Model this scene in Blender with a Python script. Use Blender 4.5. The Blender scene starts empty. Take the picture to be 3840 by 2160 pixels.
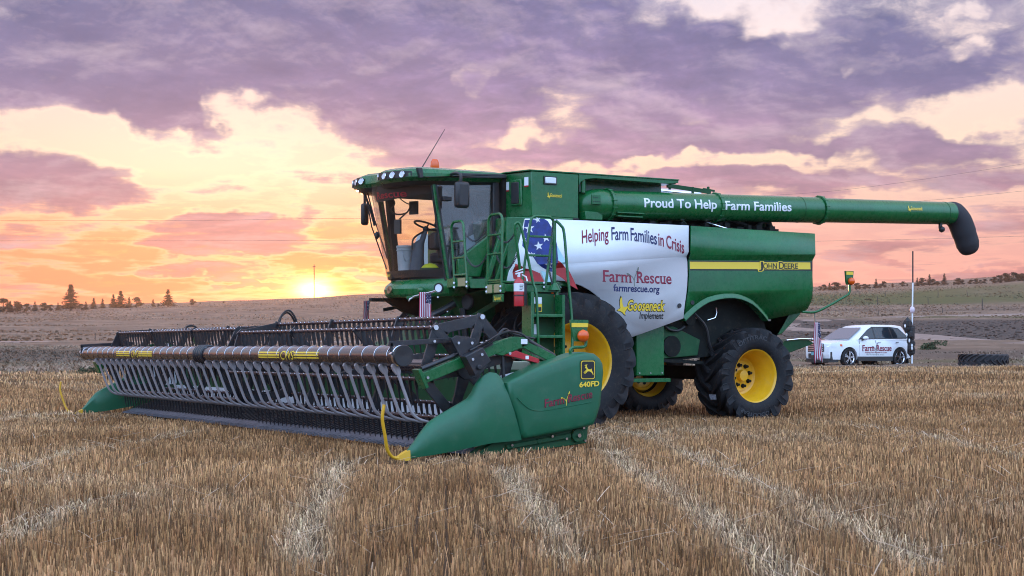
import bpy, bmesh, math, random
import numpy as np
from mathutils import Vector, Matrix, noise as mnoise

random.seed(7)
RNG = np.random.default_rng(11)
scn = bpy.context.scene
COL = scn.collection
R_ = math.radians

# ------------------------------------------------------------------ camera
# World axes follow the combine: +x towards its rear, +y to its right-hand side (away from
# the viewer), z up, origin on the ground under the front axle.
F_PX, YH, TH = 5838.6, 1310.4, 0.5266          # focal length and horizon row in 3840-wide pixels, view bearing
CAM = Vector((-11.7697, -20.5752, 1.1526))
CT, ST = math.cos(TH), math.sin(TH)
cam_d = bpy.data.cameras.new('camera')
cam_d.sensor_width = 36.0
cam_d.lens = F_PX / 3840 * 36
cam_d.shift_y = (YH - 1080) / 3840
cam_d.clip_start = 0.1
cam_d.clip_end = 20000
cam_d.dof.use_dof = True
cam_d.dof.focus_distance = 21.5
cam_d.dof.aperture_fstop = 8.0
cam = bpy.data.objects.new('camera', cam_d)
COL.objects.link(cam)
cam.location = CAM
cam.rotation_euler = (R_(90), 0, -TH)
scn.camera = cam
scn.cycles.filter_width = 1.0

# ------------------------------------------------------------------ exposure
scn.view_settings.view_transform = 'Standard'
scn.view_settings.look = 'None'
scn.view_settings.exposure = 0.0
scn.view_settings.gamma = 1.0
scn.view_settings.use_curve_mapping = False

# ------------------------------------------------------------------ sun (low behind the hill crest)
SUN_PX, SUN_PY = 1180, 1088
sun_az = math.atan((SUN_PX - 1920) / F_PX)
sun_el = math.atan((YH - SUN_PY) / F_PX * math.cos(sun_az))
def lin(r, g, b):
    f = lambda c: (c / 255 / 12.92) if c / 255 <= .04045 else ((c / 255 + .055) / 1.055) ** 2.4
    return (f(r), f(g), f(b), 1)
sl = bpy.data.lights.new('sun', 'SUN')
sl.energy = 2.0
sl.angle = R_(0.6)
sl.color = (1.0, .42, .16)
sun = bpy.data.objects.new('sun', sl)
COL.objects.link(sun)
sdx, sdd = math.sin(sun_az) * math.cos(sun_el), math.cos(sun_az) * math.cos(sun_el)
sun_dir = Vector((CT * sdx + ST * sdd, -ST * sdx + CT * sdd, math.sin(sun_el)))
sun.rotation_euler = sun_dir.to_track_quat('Z', 'Y').to_euler()

# ------------------------------------------------------------------ sky
class NT:
    """tiny node-graph writer"""
    def __init__(s, tree): s.t = tree; s.n = tree.nodes; s.l = tree.links
    def add(s, typ, **kw):
        nd = s.n.new(typ)
        for k, v in kw.items(): setattr(nd, k, v)
        return nd
    def put(s, sock, v):
        if isinstance(v, bpy.types.NodeSocket): s.l.new(v, sock)
        elif v is not None: sock.default_value = v
    def m(s, op, a, b=None, c=None, clamp=False):
        nd = s.add('ShaderNodeMath', operation=op, use_clamp=clamp)
        for i, v in enumerate((a, b, c)):
            if v is not None: s.put(nd.inputs[i], v)
        return nd.outputs[0]
    def vm(s, op, a, b=None):
        nd = s.add('ShaderNodeVectorMath', operation=op)
        s.put(nd.inputs[0], a)
        if b is not None: s.put(nd.inputs[1], b)
        return nd.outputs['Value' if op in ('DOT_PRODUCT', 'LENGTH', 'DISTANCE') else 'Vector']
    def mix(s, f, a, b, mode='MIX', clampf=True):
        nd = s.add('ShaderNodeMix', data_type='RGBA', blend_type=mode, clamp_factor=clampf)
        s.put(nd.inputs[0], f); s.put(nd.inputs[6], a); s.put(nd.inputs[7], b)
        return nd.outputs[2]
    def ss(s, v, a, b, lo=0., hi=1.):
        nd = s.add('ShaderNodeMapRange', interpolation_type='SMOOTHSTEP')
        s.put(nd.inputs[0], v)
        for i, x in zip((1, 2, 3, 4), (a, b, lo, hi)): nd.inputs[i].default_value = x
        return nd.outputs[0]
    def ramp(s, v, stops, ease='LINEAR'):
        nd = s.add('ShaderNodeValToRGB'); cr = nd.color_ramp; cr.interpolation = ease
        while len(cr.elements) < len(stops): cr.elements.new(0.5)
        for e, (p, c) in zip(cr.elements, stops):
            e.position = p; e.color = c if len(c) == 4 else (*c, 1)
        s.put(nd.inputs[0], v)
        return nd.outputs[0]
    def noise(s, vec, scale, detail=4, rough=.5, dist=0., out=0):
        nd = s.add('ShaderNodeTexNoise')
        s.put(nd.inputs['Vector'], vec)
        nd.inputs['Scale'].default_value = scale; nd.inputs['Detail'].default_value = detail
        nd.inputs['Roughness'].default_value = rough; nd.inputs['Distortion'].default_value = dist
        return nd.outputs[out]

def azel(px, py):
    a = math.atan((px - 1920) / F_PX)
    return a, math.atan((YH - py) / F_PX * math.cos(a))

def build_world():
    w = bpy.data.worlds.new('World'); scn.world = w; w.use_nodes = True
    t = NT(w.node_tree); t.n.clear()
    g = t.add('ShaderNodeTexCoord').outputs['Generated']
    vx = t.vm('DOT_PRODUCT', g, (CT, -ST, 0)); vd = t.vm('DOT_PRODUCT', g, (ST, CT, 0)); vz = t.vm('DOT_PRODUCT', g, (0, 0, 1))
    az = t.m('ARCTAN2', vx, vd); el = t.m('ARCSINE', t.m('MINIMUM', t.m('MAXIMUM', vz, -.999), .999))
    cb = t.add('ShaderNodeCombineXYZ'); t.put(cb.inputs[0], az); t.put(cb.inputs[1], el); P = cb.outputs[0]
    # wobble the big shapes so that no outline stays an ellipse
    wob = t.vm('SUBTRACT', t.noise(P, 22, 4, .55, out=1), (.5, .5, .5))
    Pw = t.vm('ADD', P, t.vm('MULTIPLY', wob, (.085, .040, 0)))
    def blob(cx, cy, rx, ry, rot=0):
        a, e = azel(cx, cy); k = 1 / F_PX
        mp = t.add('ShaderNodeMapping', vector_type='TEXTURE'); t.put(mp.inputs[0], Pw)
        mp.inputs[1].default_value = (a, e, 0); mp.inputs[2].default_value = (0, 0, R_(rot)); mp.inputs[3].default_value = (rx * k, ry * k, 1)
        gr = t.add('ShaderNodeTexGradient', gradient_type='SPHERICAL'); t.put(gr.inputs[0], mp.outputs[0])
        return t.m('SMOOTH_MIN', gr.outputs[1], .55, .3)
    def total(lst):
        acc = None
        for b in lst:
            v = blob(*b[:4], rot=b[5] if len(b) > 5 else 0)
            acc = t.m('MULTIPLY', v, b[4]) if acc is None else t.m('MULTIPLY_ADD', v, b[4], acc)
        return acc
    # cloud layer coordinates: wide flat streaks near the horizon, rounder masses higher up
    ly = t.m('MULTIPLY', t.m('LOGARITHM', t.m('ADD', t.m('MAXIMUM', el, 0.), .035), math.e), 4.2)
    cq = t.add('ShaderNodeCombineXYZ'); t.put(cq.inputs[0], t.m('MULTIPLY', az, 9.)); t.put(cq.inputs[1], ly); cq.inputs[2].default_value = 3.7
    n1 = t.noise(cq.outputs[0], 1.15, 8, .52, .25)
    n2 = t.noise(cq.outputs[0], 4.6, 6, .6, .25)
    # the same cloud noise looked up a step towards the sun: where it thins out that way, the cloud edge is lit
    toS = t.vm('NORMALIZE', t.vm('SUBTRACT', (sun_az * 9., math.log(sun_el + .035) * 4.2, 3.7), cq.outputs[0]))
    stp = t.vm('SCALE', toS); stp.node.inputs['Scale'].default_value = .16
    n1s = t.noise(t.vm('ADD', cq.outputs[0], stp), 1.15, 8, .52, .25)
    stp2 = t.vm('SCALE', toS); stp2.node.inputs['Scale'].default_value = .045
    n2s = t.noise(t.vm('ADD', cq.outputs[0], stp2), 4.6, 6, .6, .25)
    lit = t.m('ADD', t.m('MULTIPLY', t.m('SUBTRACT', n1, n1s), 5.5), t.m('MULTIPLY', t.m('SUBTRACT', n2, n2s), 1.3))
    bias = total([
        (600, 60, 1500, 420, .75), (1500, 150, 900, 360, .45), (250, 300, 420, 190, .30), (560, 330, 210, 190, .40, -18), (660, 300, 200, 120, .35),
        (1420, 330, 300, 190, .42), (1700, 380, 330, 130, .40), (2300, 330, 900, 520, .62), (2900, 380, 800, 360, .48), (3400, 180, 800, 330, .48),
        (3750, 300, 400, 160, .3), (2750, 540, 900, 90, .35), (1650, 540, 450, 90, .42), (1800, 590, 500, 60, .35),
        (180, 690, 400, 150, .80), (330, 720, 160, 90, .3), (880, 870, 420, 95, .80), (1050, 560, 560, 80, .30, -9),
        (2750, 665, 560, 60, .42), (3450, 560, 620, 70, .50), (3560, 660, 640, 45, .30), (820, 985, 420, 50, .60), (1150, 830, 400, 50, .2), (1500, 950, 500, 50, .22), (420, 1010, 500, 30, .3), (1350, 1040, 300, 18, .4), (1010, 1050, 220, 14, .4),
        (120, 940, 420, 60, .25), (3640, 1010, 420, 26, .35),
        # openings in the deck
        (2830, 40, 260, 130, -.42), (3010, 130, 190, 80, -.32), (3270, 245, 110, 55, -.42), (3620, 215, 110, 55, -.42), (3660, 40, 90, 50, -.35),
        (2540, 350, 120, 190, -.30, 25), (1790, 310, 150, 110, -.62, 20), (850, 300, 230, 90, -.30, -15), (1000, 400, 260, 110, -.25, -10), (1250, 240, 420, 170, .30), (1000, 200, 700, 150, .35), (760, 380, 90, 170, .42, 25), (560, 420, 150, 130, .35, -40), (1060, 330, 160, 130, .35), (1330, 480, 420, 60, .25, -8), (1000, 600, 380, 60, .28, -12), (380, 455, 420, 70, -.4),
        (1500, 255, 120, 50, -.5), (3600, 400, 480, 85, -.55), (3300, 480, 420, 60, -.3), (2700, 600, 700, 40, -.3), (560, 560, 900, 130, -.35), (1900, 500, 180, 60, -.6), (2600, 615, 1100, 50, -.45)])
    dens = t.m('ADD', t.m('ADD', t.m('MULTIPLY_ADD', t.m('SUBTRACT', n1, .5), 1.15, .315), t.m('MULTIPLY', t.m('SUBTRACT', n2, .5), .52)), bias)
    # long thin bars of cloud low over the land
    sq = t.add('ShaderNodeCombineXYZ'); t.put(sq.inputs[0], t.m('MULTIPLY', az, 6.)); t.put(sq.inputs[1], t.m('MULTIPLY', el, 62.)); sq.inputs[2].default_value = 1.3
    n4 = t.noise(sq.outputs[0], 1.3, 7, .58, .3)
    low = t.m('MULTIPLY', t.ss(el, .0, .02), t.ss(el, .155, .06))
    dens = t.m('ADD', dens, t.m('MULTIPLY', t.m('MULTIPLY', t.m('SUBTRACT', n4, .47), 1.5), low))
    # clear-sky colour by height
    e01 = t.m('MULTIPLY', el, 1 / .25)
    clear = t.ramp(e01, [(0., lin(240, 138, 122)), (.13, lin(250, 128, 102)), (.28, lin(255, 166, 124)), (.45, lin(254, 217, 192)), (.62, lin(251, 221, 212)), (.85, lin(240, 226, 236)), (1., lin(215, 215, 240))])
    clear_r = t.ramp(e01, [(0., lin(226, 160, 165)), (.15, lin(245, 168, 158)), (.30, lin(238, 180, 172)), (.5, lin(255, 228, 206)), (.7, lin(252, 228, 222)), (1., lin(225, 222, 240))])
    clear = t.mix(t.ss(az, -.06, .16), clear, clear_r)
    cloud = t.ramp(e01, [(0., lin(222, 140, 138)), (.14, lin(214, 142, 138)), (.3, lin(200, 146, 152)), (.48, lin(172, 146, 170)), (.66, lin(136, 130, 168)), (.84, lin(112, 118, 160)), (1., lin(104, 116, 160))])
    cloud = t.mix(t.m('MULTIPLY', t.ss(n1, .35, .72), .45), cloud, t.mix(1., cloud, (.74, .76, .86, 1), 'MULTIPLY'))
    cloud = t.mix(t.m('MULTIPLY', t.ss(n2, .45, .75), .30), cloud, t.mix(1., cloud, (1.35, 1.25, 1.2, 1), 'MULTIPLY'))
    lil = t.m('EXPONENT', t.m('MULTIPLY', t.m('MULTIPLY', t.m('ADD', az, -.015), t.m('ADD', az, -.015)), -45.))
    cloud = t.mix(t.m('MULTIPLY', lil, t.ss(n2, .25, .7)), cloud, t.mix(1., cloud, (1.24, 1.14, 1.18, 1), 'MULTIPLY', False))
    cloud = t.mix(t.m('MULTIPLY', t.m('MAXIMUM', t.m('MULTIPLY', lit, -1.), 0.), .6, clamp=True), cloud, t.mix(1., cloud, (.66, .72, .82, 1), 'MULTIPLY'))
    cloud = t.mix(t.m('MULTIPLY', t.m('MAXIMUM', lit, 0.), .85, clamp=True), cloud, t.mix(.42, cloud, (.88, .72, .76, 1)))
    n3 = t.noise(cq.outputs[0], 1.9, 7, .55, .2)
    cloud = t.mix(t.ss(n3, .30, .70), t.mix(1., cloud, (.84, .87, .93, 1), 'MULTIPLY'), t.mix(1., cloud, (1.12, 1.08, 1.10, 1), 'MULTIPLY', False))
    # glow round the sun
    sa, se = sun_az, sun_el
    def gauss(sx, sy, ax=None, ey=None):
        dx = t.m('DIVIDE', t.m('SUBTRACT', az, sa if ax is None else ax), sx); dy = t.m('DIVIDE', t.m('SUBTRACT', el, se if ey is None else ey), sy)
        q = t.m('ADD', t.m('MULTIPLY', dx, dx), t.m('MULTIPLY', dy, dy))
        return t.m('EXPONENT', t.m('MULTIPLY', q, -1.))
    def addc(c, f, rgb): return t.mix(f, c, (*rgb, 1), 'ADD', clampf=False)
    glow_w, glow_m, glow_s, disc = gauss(.20, .085), gauss(.105, .020, ey=se + .012), gauss(.050, .0125), gauss(.0110, .0060)
    warm = gauss(.11, .035, *azel(780, 620))
    clear = addc(clear, t.m('MULTIPLY', glow_w, .05), (.8, .35, .0))
    clear = addc(clear, warm, (.10, .16, .10))
    clear = addc(clear, glow_m, (.22, .03, -.20))
    cloud = addc(cloud, glow_w, (.03, .0, .0))
    cloud = addc(cloud, glow_m, (.14, .01, -.07))
    # thin gold streaks low over the sun
    streak = t.m('MULTIPLY', t.ss(n2, .50, .66), gauss(.16, .045, ey=se + .02))
    clear = addc(clear, streak, (.16, .13, .0))
    tcl = t.ss(dens, .27, .66)
    rim = t.m('MULTIPLY', t.ss(dens, .22, .40), t.ss(dens, .52, .40))
    col = t.mix(tcl, clear, cloud)
    rimk = t.m('MULTIPLY', rim, t.m('MULTIPLY_ADD', glow_w, .30, .10))
    col = addc(col, rimk, (1.0, .66, .34))
    hole = total([(2840, 60, 300, 120, 1.), (3050, 130, 170, 100, .9), (3270, 245, 110, 60, .9), (3620, 215, 110, 60, .9), (1790, 320, 140, 110, .7)])
    col = addc(col, t.m('MULTIPLY', t.m('MULTIPLY', hole, t.m('SUBTRACT', 1., tcl)), .12), (.9, .85, .85))
    col = addc(col, glow_s, (1.0, .36, -.16))
    col = addc(col, disc, (6., 4.0, 1.2))
    # overhead and behind the viewer: pale blue-violet evening sky
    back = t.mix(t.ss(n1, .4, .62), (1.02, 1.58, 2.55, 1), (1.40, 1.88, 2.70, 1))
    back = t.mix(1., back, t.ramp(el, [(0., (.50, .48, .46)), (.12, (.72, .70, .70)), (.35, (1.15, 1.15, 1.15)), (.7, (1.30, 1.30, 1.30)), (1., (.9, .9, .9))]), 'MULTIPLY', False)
    col = t.mix(t.ss(el, .26, .62), col, (.80, .68, .84, 1))
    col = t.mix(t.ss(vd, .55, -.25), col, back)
    col = t.mix(t.ss(vz, .0, -.03), col, (.16, .13, .12, 1))
    sky = t.add('ShaderNodeTexSky', sky_type='NISHITA'); sky.sun_disc = False
    sky.sun_elevation = max(sun_el, R_(1)); sky.sun_rotation = math.atan2(sun_dir.x, sun_dir.y)
    col = t.mix(.006, col, sky.outputs[0], 'ADD', clampf=False)
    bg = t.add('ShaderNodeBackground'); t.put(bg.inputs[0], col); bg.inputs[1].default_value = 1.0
    out = t.add('ShaderNodeOutputWorld'); t.l.new(bg.outputs[0], out.inputs[0])
    w.cycles.sampling_method = 'MANUAL'; w.cycles.sample_map_resolution = 1024
build_world()

# ------------------------------------------------------------------ pixel -> place helpers (3840-wide photo pixels, on a named real plane)
def ray(px, py):
    X = (px - 1920) / F_PX
    return Vector((CT * X + ST, -ST * X + CT, (YH - py) / F_PX))
def on_side(px, py, y):                      # point on the vertical plane y = const (combine's long side)
    r = ray(px, py); return CAM + r * ((y - CAM.y) / r.y)
def on_ground(px, py, z=0.0):
    r = ray(px, py); return CAM + r * ((z - CAM.z) / r.z)
def at_depth(px, py, d):
    return CAM + ray(px, py) * d
def view_xy(X, D):                           # viewer-aligned plan coordinates -> world x, y
    return (CAM.x + CT * X + ST * D, CAM.y - ST * X + CT * D)

# ------------------------------------------------------------------ object helpers
ORG = {}
def tag(o, label=None, cat=None, group=None, kind=None):
    if label: o['label'] = label
    if cat: o['category'] = cat
    if group: o['group'] = group
    if kind: o['kind'] = kind
    return o
def thing(name, loc, label, cat, group=None):
    o = bpy.data.objects.new(name, None); COL.objects.link(o)
    o.empty_display_size = .2; o.location = loc
    ORG[o] = Vector(loc)
    return tag(o, label, cat, group)

class MB:
    """collects shapes in world coordinates and links them as ONE mesh object"""
    def __init__(s): s.v = []; s.f = []; s.mi = []; s.cur = 0
    def add(s, vs, fs):
        b = len(s.v); s.v += [tuple(p) for p in vs]; s.f += [tuple(i + b for i in f) for f in fs]; s.mi += [s.cur] * len(fs)
        return s
    def box(s, a, b):
        x0, y0, z0 = a; x1, y1, z1 = b
        return s.add([(x0, y0, z0), (x1, y0, z0), (x1, y1, z0), (x0, y1, z0), (x0, y0, z1), (x1, y0, z1), (x1, y1, z1), (x0, y1, z1)],
                     [(0, 3, 2, 1), (4, 5, 6, 7), (0, 1, 5, 4), (1, 2, 6, 5), (2, 3, 7, 6), (3, 0, 4, 7)])
    def prism(s, pts, y0, y1):               # outline in (x, z), swept along y
        n = len(pts)
        vs = [(x, y0, z) for x, z in pts] + [(x, y1, z) for x, z in pts]
        fs = [tuple(range(n)), tuple(range(2 * n - 1, n - 1, -1))] + [(i, (i + 1) % n, n + (i + 1) % n, n + i) for i in range(n)]
        return s.add(vs, fs)
    def plan(s, pts, z0, z1):                # outline in (x, y), swept along z
        n = len(pts)
        vs = [(x, y, z0) for x, y in pts] + [(x, y, z1) for x, y in pts]
        fs = [tuple(range(n - 1, -1, -1)), tuple(range(n, 2 * n))] + [(i, (i + 1) % n, n + (i + 1) % n, n + i) for i in range(n)]
        return s.add(vs, fs)
    def loft(s, rings, closed=True, caps=True):
        n = len(rings[0]); vs = [p for r in rings for p in r]; fs = []
        for k in range(len(rings) - 1):
            for i in range(n if closed else n - 1):
                j = (i + 1) % n
                fs.append((k * n + i, k * n + j, (k + 1) * n + j, (k + 1) * n + i))
        if caps and closed:
            fs.append(tuple(range(n - 1, -1, -1))); fs.append(tuple((len(rings) - 1) * n + i for i in range(n)))
        return s.add(vs, fs)
    def tube(s, pts, r, n=8, closed=False, flat=1.0):
        pts = [Vector(p) for p in pts]; rr = r if hasattr(r, '__len__') else [r] * len(pts)
        rings = []; up = None
        for i, p in enumerate(pts):
            a = pts[i - 1] if (i or closed) else p; b = pts[(i + 1) % len(pts)] if (i < len(pts) - 1 or closed) else p
            t = (b - a).normalized()
            if up is None:
                up = Vector((0, 0, 1)) if abs(t.z) < .9 else Vector((1, 0, 0))
            u = (up - t * up.dot(t)).normalized(); w = t.cross(u); up = u
            rings.append([p + (u * math.cos(k * math.tau / n) + w * math.sin(k * math.tau / n) * flat) * rr[i] for k in range(n)])
        if closed: rings.append(rings[0])
        return s.loft(rings, True, not closed)
    def bar(s, a, b, w, h, up=(0, 0, 1)):    # straight rectangular bar
        a, b = Vector(a), Vector(b); t = (b - a).normalized(); up = Vector(up)
        if abs(t.dot(up)) > .98: up = Vector((1, 0, 0))
        u = (up - t * up.dot(t)).normalized() * h / 2; v = t.cross(u).normalized() * w / 2
        return s.loft([[p + v + u, p - v + u, p - v - u, p + v - u] for p in (a, b)])
    def lathe(s, prof, c, axis=(0, 1, 0), n=32, a0=0, a1=math.tau):
        axis = Vector(axis).normalized(); u = Vector((1, 0, 0)) if abs(axis.x) < .9 else Vector((0, 0, 1))
        u = (u - axis * u.dot(axis)).normalized(); w = axis.cross(u); c = Vector(c)
        full = abs(a1 - a0 - math.tau) < 1e-6; m = n if full else n + 1
        rings = [[c + axis * h + (u * math.cos(a0 + (a1 - a0) * k / n) + w * math.sin(a0 + (a1 - a0) * k / n)) * r for k in range(m)] for r, h in prof]
        return s.loft(rings, full, False)
    def cyl(s, c, axis, r, h, n=16):
        axis = Vector(axis).normalized(); c = Vector(c); u = Vector((1, 0, 0)) if abs(axis.x) < .9 else Vector((0, 0, 1))
        u = (u - axis * u.dot(axis)).normalized(); w = axis.cross(u)
        return s.loft([[c + axis * (h * q) + (u * math.cos(k * math.tau / n) + w * math.sin(k * math.tau / n)) * r for k in range(n)] for q in (-.5, .5)])
    def ball(s, c, r, n=12, sc=(1, 1, 1), lo=-1., hi=1.):
        prof = []
        m = n // 2
        rings = []
        for i in range(m + 1):
            z = lo + (hi - lo) * i / m; z = max(-.999, min(.999, z)); q = math.sqrt(1 - z * z)
            rings.append([(c[0] + sc[0] * r * q * math.cos(k * math.tau / n), c[1] + sc[1] * r * q * math.sin(k * math.tau / n), c[2] + sc[2] * r * z) for k in range(n)])
        return s.loft(rings)
    def build(s, name, mat, parent=None, smooth=35, bevel=0, org=None, loc=None):
        me = bpy.data.meshes.new(name)
        o3 = Vector(org) if org is not None else (ORG.get(parent, Vector()) if parent else Vector())
        me.from_pydata([(p[0] - o3.x, p[1] - o3.y, p[2] - o3.z) for p in s.v], [], s.f)
        mats = mat if isinstance(mat, (list, tuple)) else [mat]
        for q in mats: me.materials.append(q)
        if len(mats) > 1: me.polygons.foreach_set('material_index', s.mi)
        bm = bmesh.new(); bm.from_mesh(me); bmesh.ops.remove_doubles(bm, verts=bm.verts, dist=1e-5); bmesh.ops.recalc_face_normals(bm, faces=bm.faces); bm.to_mesh(me); bm.free()
        if smooth:
            me.polygons.foreach_set('use_smooth', [True] * len(me.polygons)); me.set_sharp_from_angle(angle=R_(smooth))
        me.update()
        return link(name, me, parent, o3, bevel)

def link(name, me, parent, o3, bevel=0):
    o = bpy.data.objects.new(name, me); COL.objects.link(o)
    if parent:
        o.parent = parent; ORG[o] = ORG.get(parent, Vector())
        d = o3 - ORG[o]
        if d.length > 1e-9: o.location = d; ORG[o] = o3
    else:
        o.location = o3; ORG[o] = Vector(o3)
    if bevel:
        b = o.modifiers.new('edge', 'BEVEL'); b.width = bevel; b.segments = 2; b.limit_method = 'ANGLE'; b.angle_limit = R_(40); b.harden_normals = False
    return o
def copy_tree(o, parent=None, label=None):
    c = o.copy(); COL.objects.link(c)
    if parent: c.parent = parent
    if label: c['label'] = label
    for ch in list(o.children): copy_tree(ch, c)
    return c
def arc(c, r, a0, a1, n, plane='xz'):
    out = []
    for i in range(n + 1):
        a = R_(a0 + (a1 - a0) * i / n); p, q = r * math.cos(a), r * math.sin(a)
        out.append({'xz': (c[0] + p, c[1], c[2] + q), 'xy': (c[0] + p, c[1] + q, c[2]), 'yz': (c[0], c[1] + p, c[2] + q)}[plane])
    return out
def smooth_path(pts, k=4):                   # Catmull-Rom through the points
    P = [Vector(p) for p in pts]; P = [P[0] * 2 - P[1]] + P + [P[-1] * 2 - P[-2]]; out = []
    for i in range(1, len(P) - 2):
        a, b, c, d = P[i - 1:i + 3]
        for j in range(k):
            t = j / k
            out.append(.5 * ((2 * b) + (c - a) * t + (2 * a - 5 * b + 4 * c - d) * t * t + (3 * b - a - 3 * c + d) * t ** 3))
    out.append(P[-2]); return out

# ------------------------------------------------------------------ materials
MATS = {}
def mat(name, col, rough=.5, metal=0., coat=0., var=.0, vscale=3., dust=0., bump=0., bscale=60., spec=.5, emit=None):
    if name in MATS: return MATS[name]
    m = bpy.data.materials.new(name); m.use_nodes = True; t = NT(m.node_tree); b = t.n['Principled BSDF']
    c = (*col[:3], 1); base = c
    geo = t.add('ShaderNodeTexCoord').outputs['Object']
    if var or dust:
        nz = t.noise(geo, vscale, 6, .62)
        base = t.mix(t.m('MULTIPLY', t.ss(nz, .3, .7), 1.), tuple(x * (1 - var) for x in c[:3]) + (1,), tuple(min(1, x * (1 + var)) for x in c[:3]) + (1,))
        if dust:
            nd = t.noise(geo, vscale * 4.3, 8, .7)
            base = t.mix(t.m('MULTIPLY', t.ss(nd, .48, .78), dust), base, (.30, .24, .17, 1))
            t.put(b.inputs['Roughness'], t.m('MULTIPLY_ADD', t.ss(nd, .4, .75), .25 * dust + .1, rough))
        else: b.inputs['Roughness'].default_value = rough
    else: b.inputs['Roughness'].default_value = rough
    t.put(b.inputs['Base Color'], base)
    b.inputs['Metallic'].default_value = metal; b.inputs['Coat Weight'].default_value = coat; b.inputs['Coat Roughness'].default_value = .08
    b.inputs['Specular IOR Level'].default_value = spec
    if bump:
        bp = t.add('ShaderNodeBump'); bp.inputs['Strength'].default_value = bump; bp.inputs['Distance'].default_value = .01
        t.put(bp.inputs['Height'], t.noise(geo, bscale, 4, .6)); t.l.new(bp.outputs[0], b.inputs['Normal'])
    if emit:
        b.inputs['Emission Color'].default_value = (*emit[:3], 1); b.inputs['Emission Strength'].default_value = emit[3]
    MATS[name] = m
    return m
def glass(name, tint, refl=.12, rough=.02, haze=0.):
    m = bpy.data.materials.new(name); m.use_nodes = True; t = NT(m.node_tree); t.n.clear()
    tr = t.add('ShaderNodeBsdfTransparent'); tr.inputs[0].default_value = (*tint, 1)
    gl = t.add('ShaderNodeBsdfGlossy'); gl.inputs['Roughness'].default_value = rough
    lw = t.add('ShaderNodeLayerWeight'); lw.inputs[0].default_value = .35
    mx = t.add('ShaderNodeMixShader'); t.put(mx.inputs[0], t.m('MULTIPLY_ADD', lw.outputs['Facing'], .35, refl, clamp=True)); t.l.new(tr.outputs[0], mx.inputs[1]); t.l.new(gl.outputs[0], mx.inputs[2])
    last = mx.outputs[0]
    if haze:
        df = t.add('ShaderNodeBsdfDiffuse'); df.inputs[0].default_value = (.55, .55, .55, 1)
        g = t.add('ShaderNodeTexCoord').outputs['Object']
        m2 = t.add('ShaderNodeMixShader'); t.put(m2.inputs[0], t.m('MULTIPLY', t.ss(t.noise(g, 3.2, 5, .6, 1.), .38, .75), haze)); t.l.new(last, m2.inputs[1]); t.l.new(df.outputs[0], m2.inputs[2]); last = m2.outputs[0]
    o = t.add('ShaderNodeOutputMaterial'); t.l.new(last, o.inputs[0])
    MATS[name] = m
    return m

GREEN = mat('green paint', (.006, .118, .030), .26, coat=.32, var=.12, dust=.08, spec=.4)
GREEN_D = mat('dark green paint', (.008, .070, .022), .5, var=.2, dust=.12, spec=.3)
PLASTIC_G = mat('green moulded plastic', (.008, .110, .048), .36, var=.10, vscale=2, dust=.08, bump=.05, bscale=250)
WHITE = mat('white vinyl wrap', (.80, .80, .82), .30, coat=.3, var=.03)
YELLOW = mat('wheel yellow', (.80, .42, .008), .36, coat=.3, var=.08, dust=.22)
YEL_DECAL = mat('yellow decal', (.85, .58, .04), .4)
BLACK = mat('black plastic', (.016, .016, .018), .42, var=.2, dust=.08)
BLACK_P = mat('black paint', (.013, .013, .017), .33, coat=.2, var=.2, dust=.14)
DARK = mat('dark machinery', (.008, .010, .009), .7, var=.3, dust=.10, spec=.2)
RUBBER = mat('tyre rubber', (.011, .011, .013), .60, var=.3, vscale=5, dust=.13, bump=.2, bscale=90, spec=.28)
STEEL = mat('galvanised steel', (.42, .42, .45), .36, metal=.85, var=.15, dust=.10)
FINGER = mat('grey finger steel', (.40, .36, .37), .38, metal=.35, var=.18, dust=.08)
CHROME = mat('bright metal', (.75, .75, .78), .16, metal=1.)
TUBE = mat('gloss black pipe', (.014, .009, .014), .22, coat=.5, var=.15, dust=.06)
RED = mat('red paint', (.48, .012, .018), .3, coat=.4)
RED_D = mat('red decal', (.24, .008, .035), .4)
NAVY = mat('navy decal', (.012, .018, .10), .4)
BLUE_D = mat('blue decal', (.008, .028, .20), .4, var=.35, vscale=9)
CRIMSON = mat('flag red decal', (.46, .022, .026), .4, var=.2, vscale=4)
WHITE_D = mat('white decal', (.80, .80, .82), .45)
CYAN_D = mat('pale cyan decal', (.42, .68, .74), .4)
BLACK_D = mat('black decal', (.010, .010, .012), .4)
GREY_D = mat('grey decal', (.16, .17, .14), .5)
ORANGE_L = mat('amber lens', (.78, .10, .004), .18, coat=.3)
LENS = mat('lamp lens', (.75, .76, .80), .08, coat=.8)
SEAT = mat('seat fabric', (.10, .105, .12), .9, var=.2)
BUCKET = mat('white bucket', (.50, .50, .50), .5, var=.1)
YEL_CAP = mat('yellow cap cloth', (.62, .56, .02), .7, var=.12)
PALE = mat('pale galvanised sheet', (.66, .67, .70), .4, metal=.1, var=.08, dust=.08)
BELT = mat('draper belt rubber', (.075, .072, .082), .42, var=.25, dust=.1)
ROD_Y = mat('yellow plastic', (.72, .38, .02), .4)
TAN = mat('sunset reflection tan', (.34, .28, .14), .5)  # colour of the sunset mirrored in the platform's green front edge
GLASS = glass('cab glass', (.84, .86, .86), .05, haze=.0)
GLASS_D = glass('door glass', (.60, .66, .70), .12, .05, haze=.16)

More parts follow.
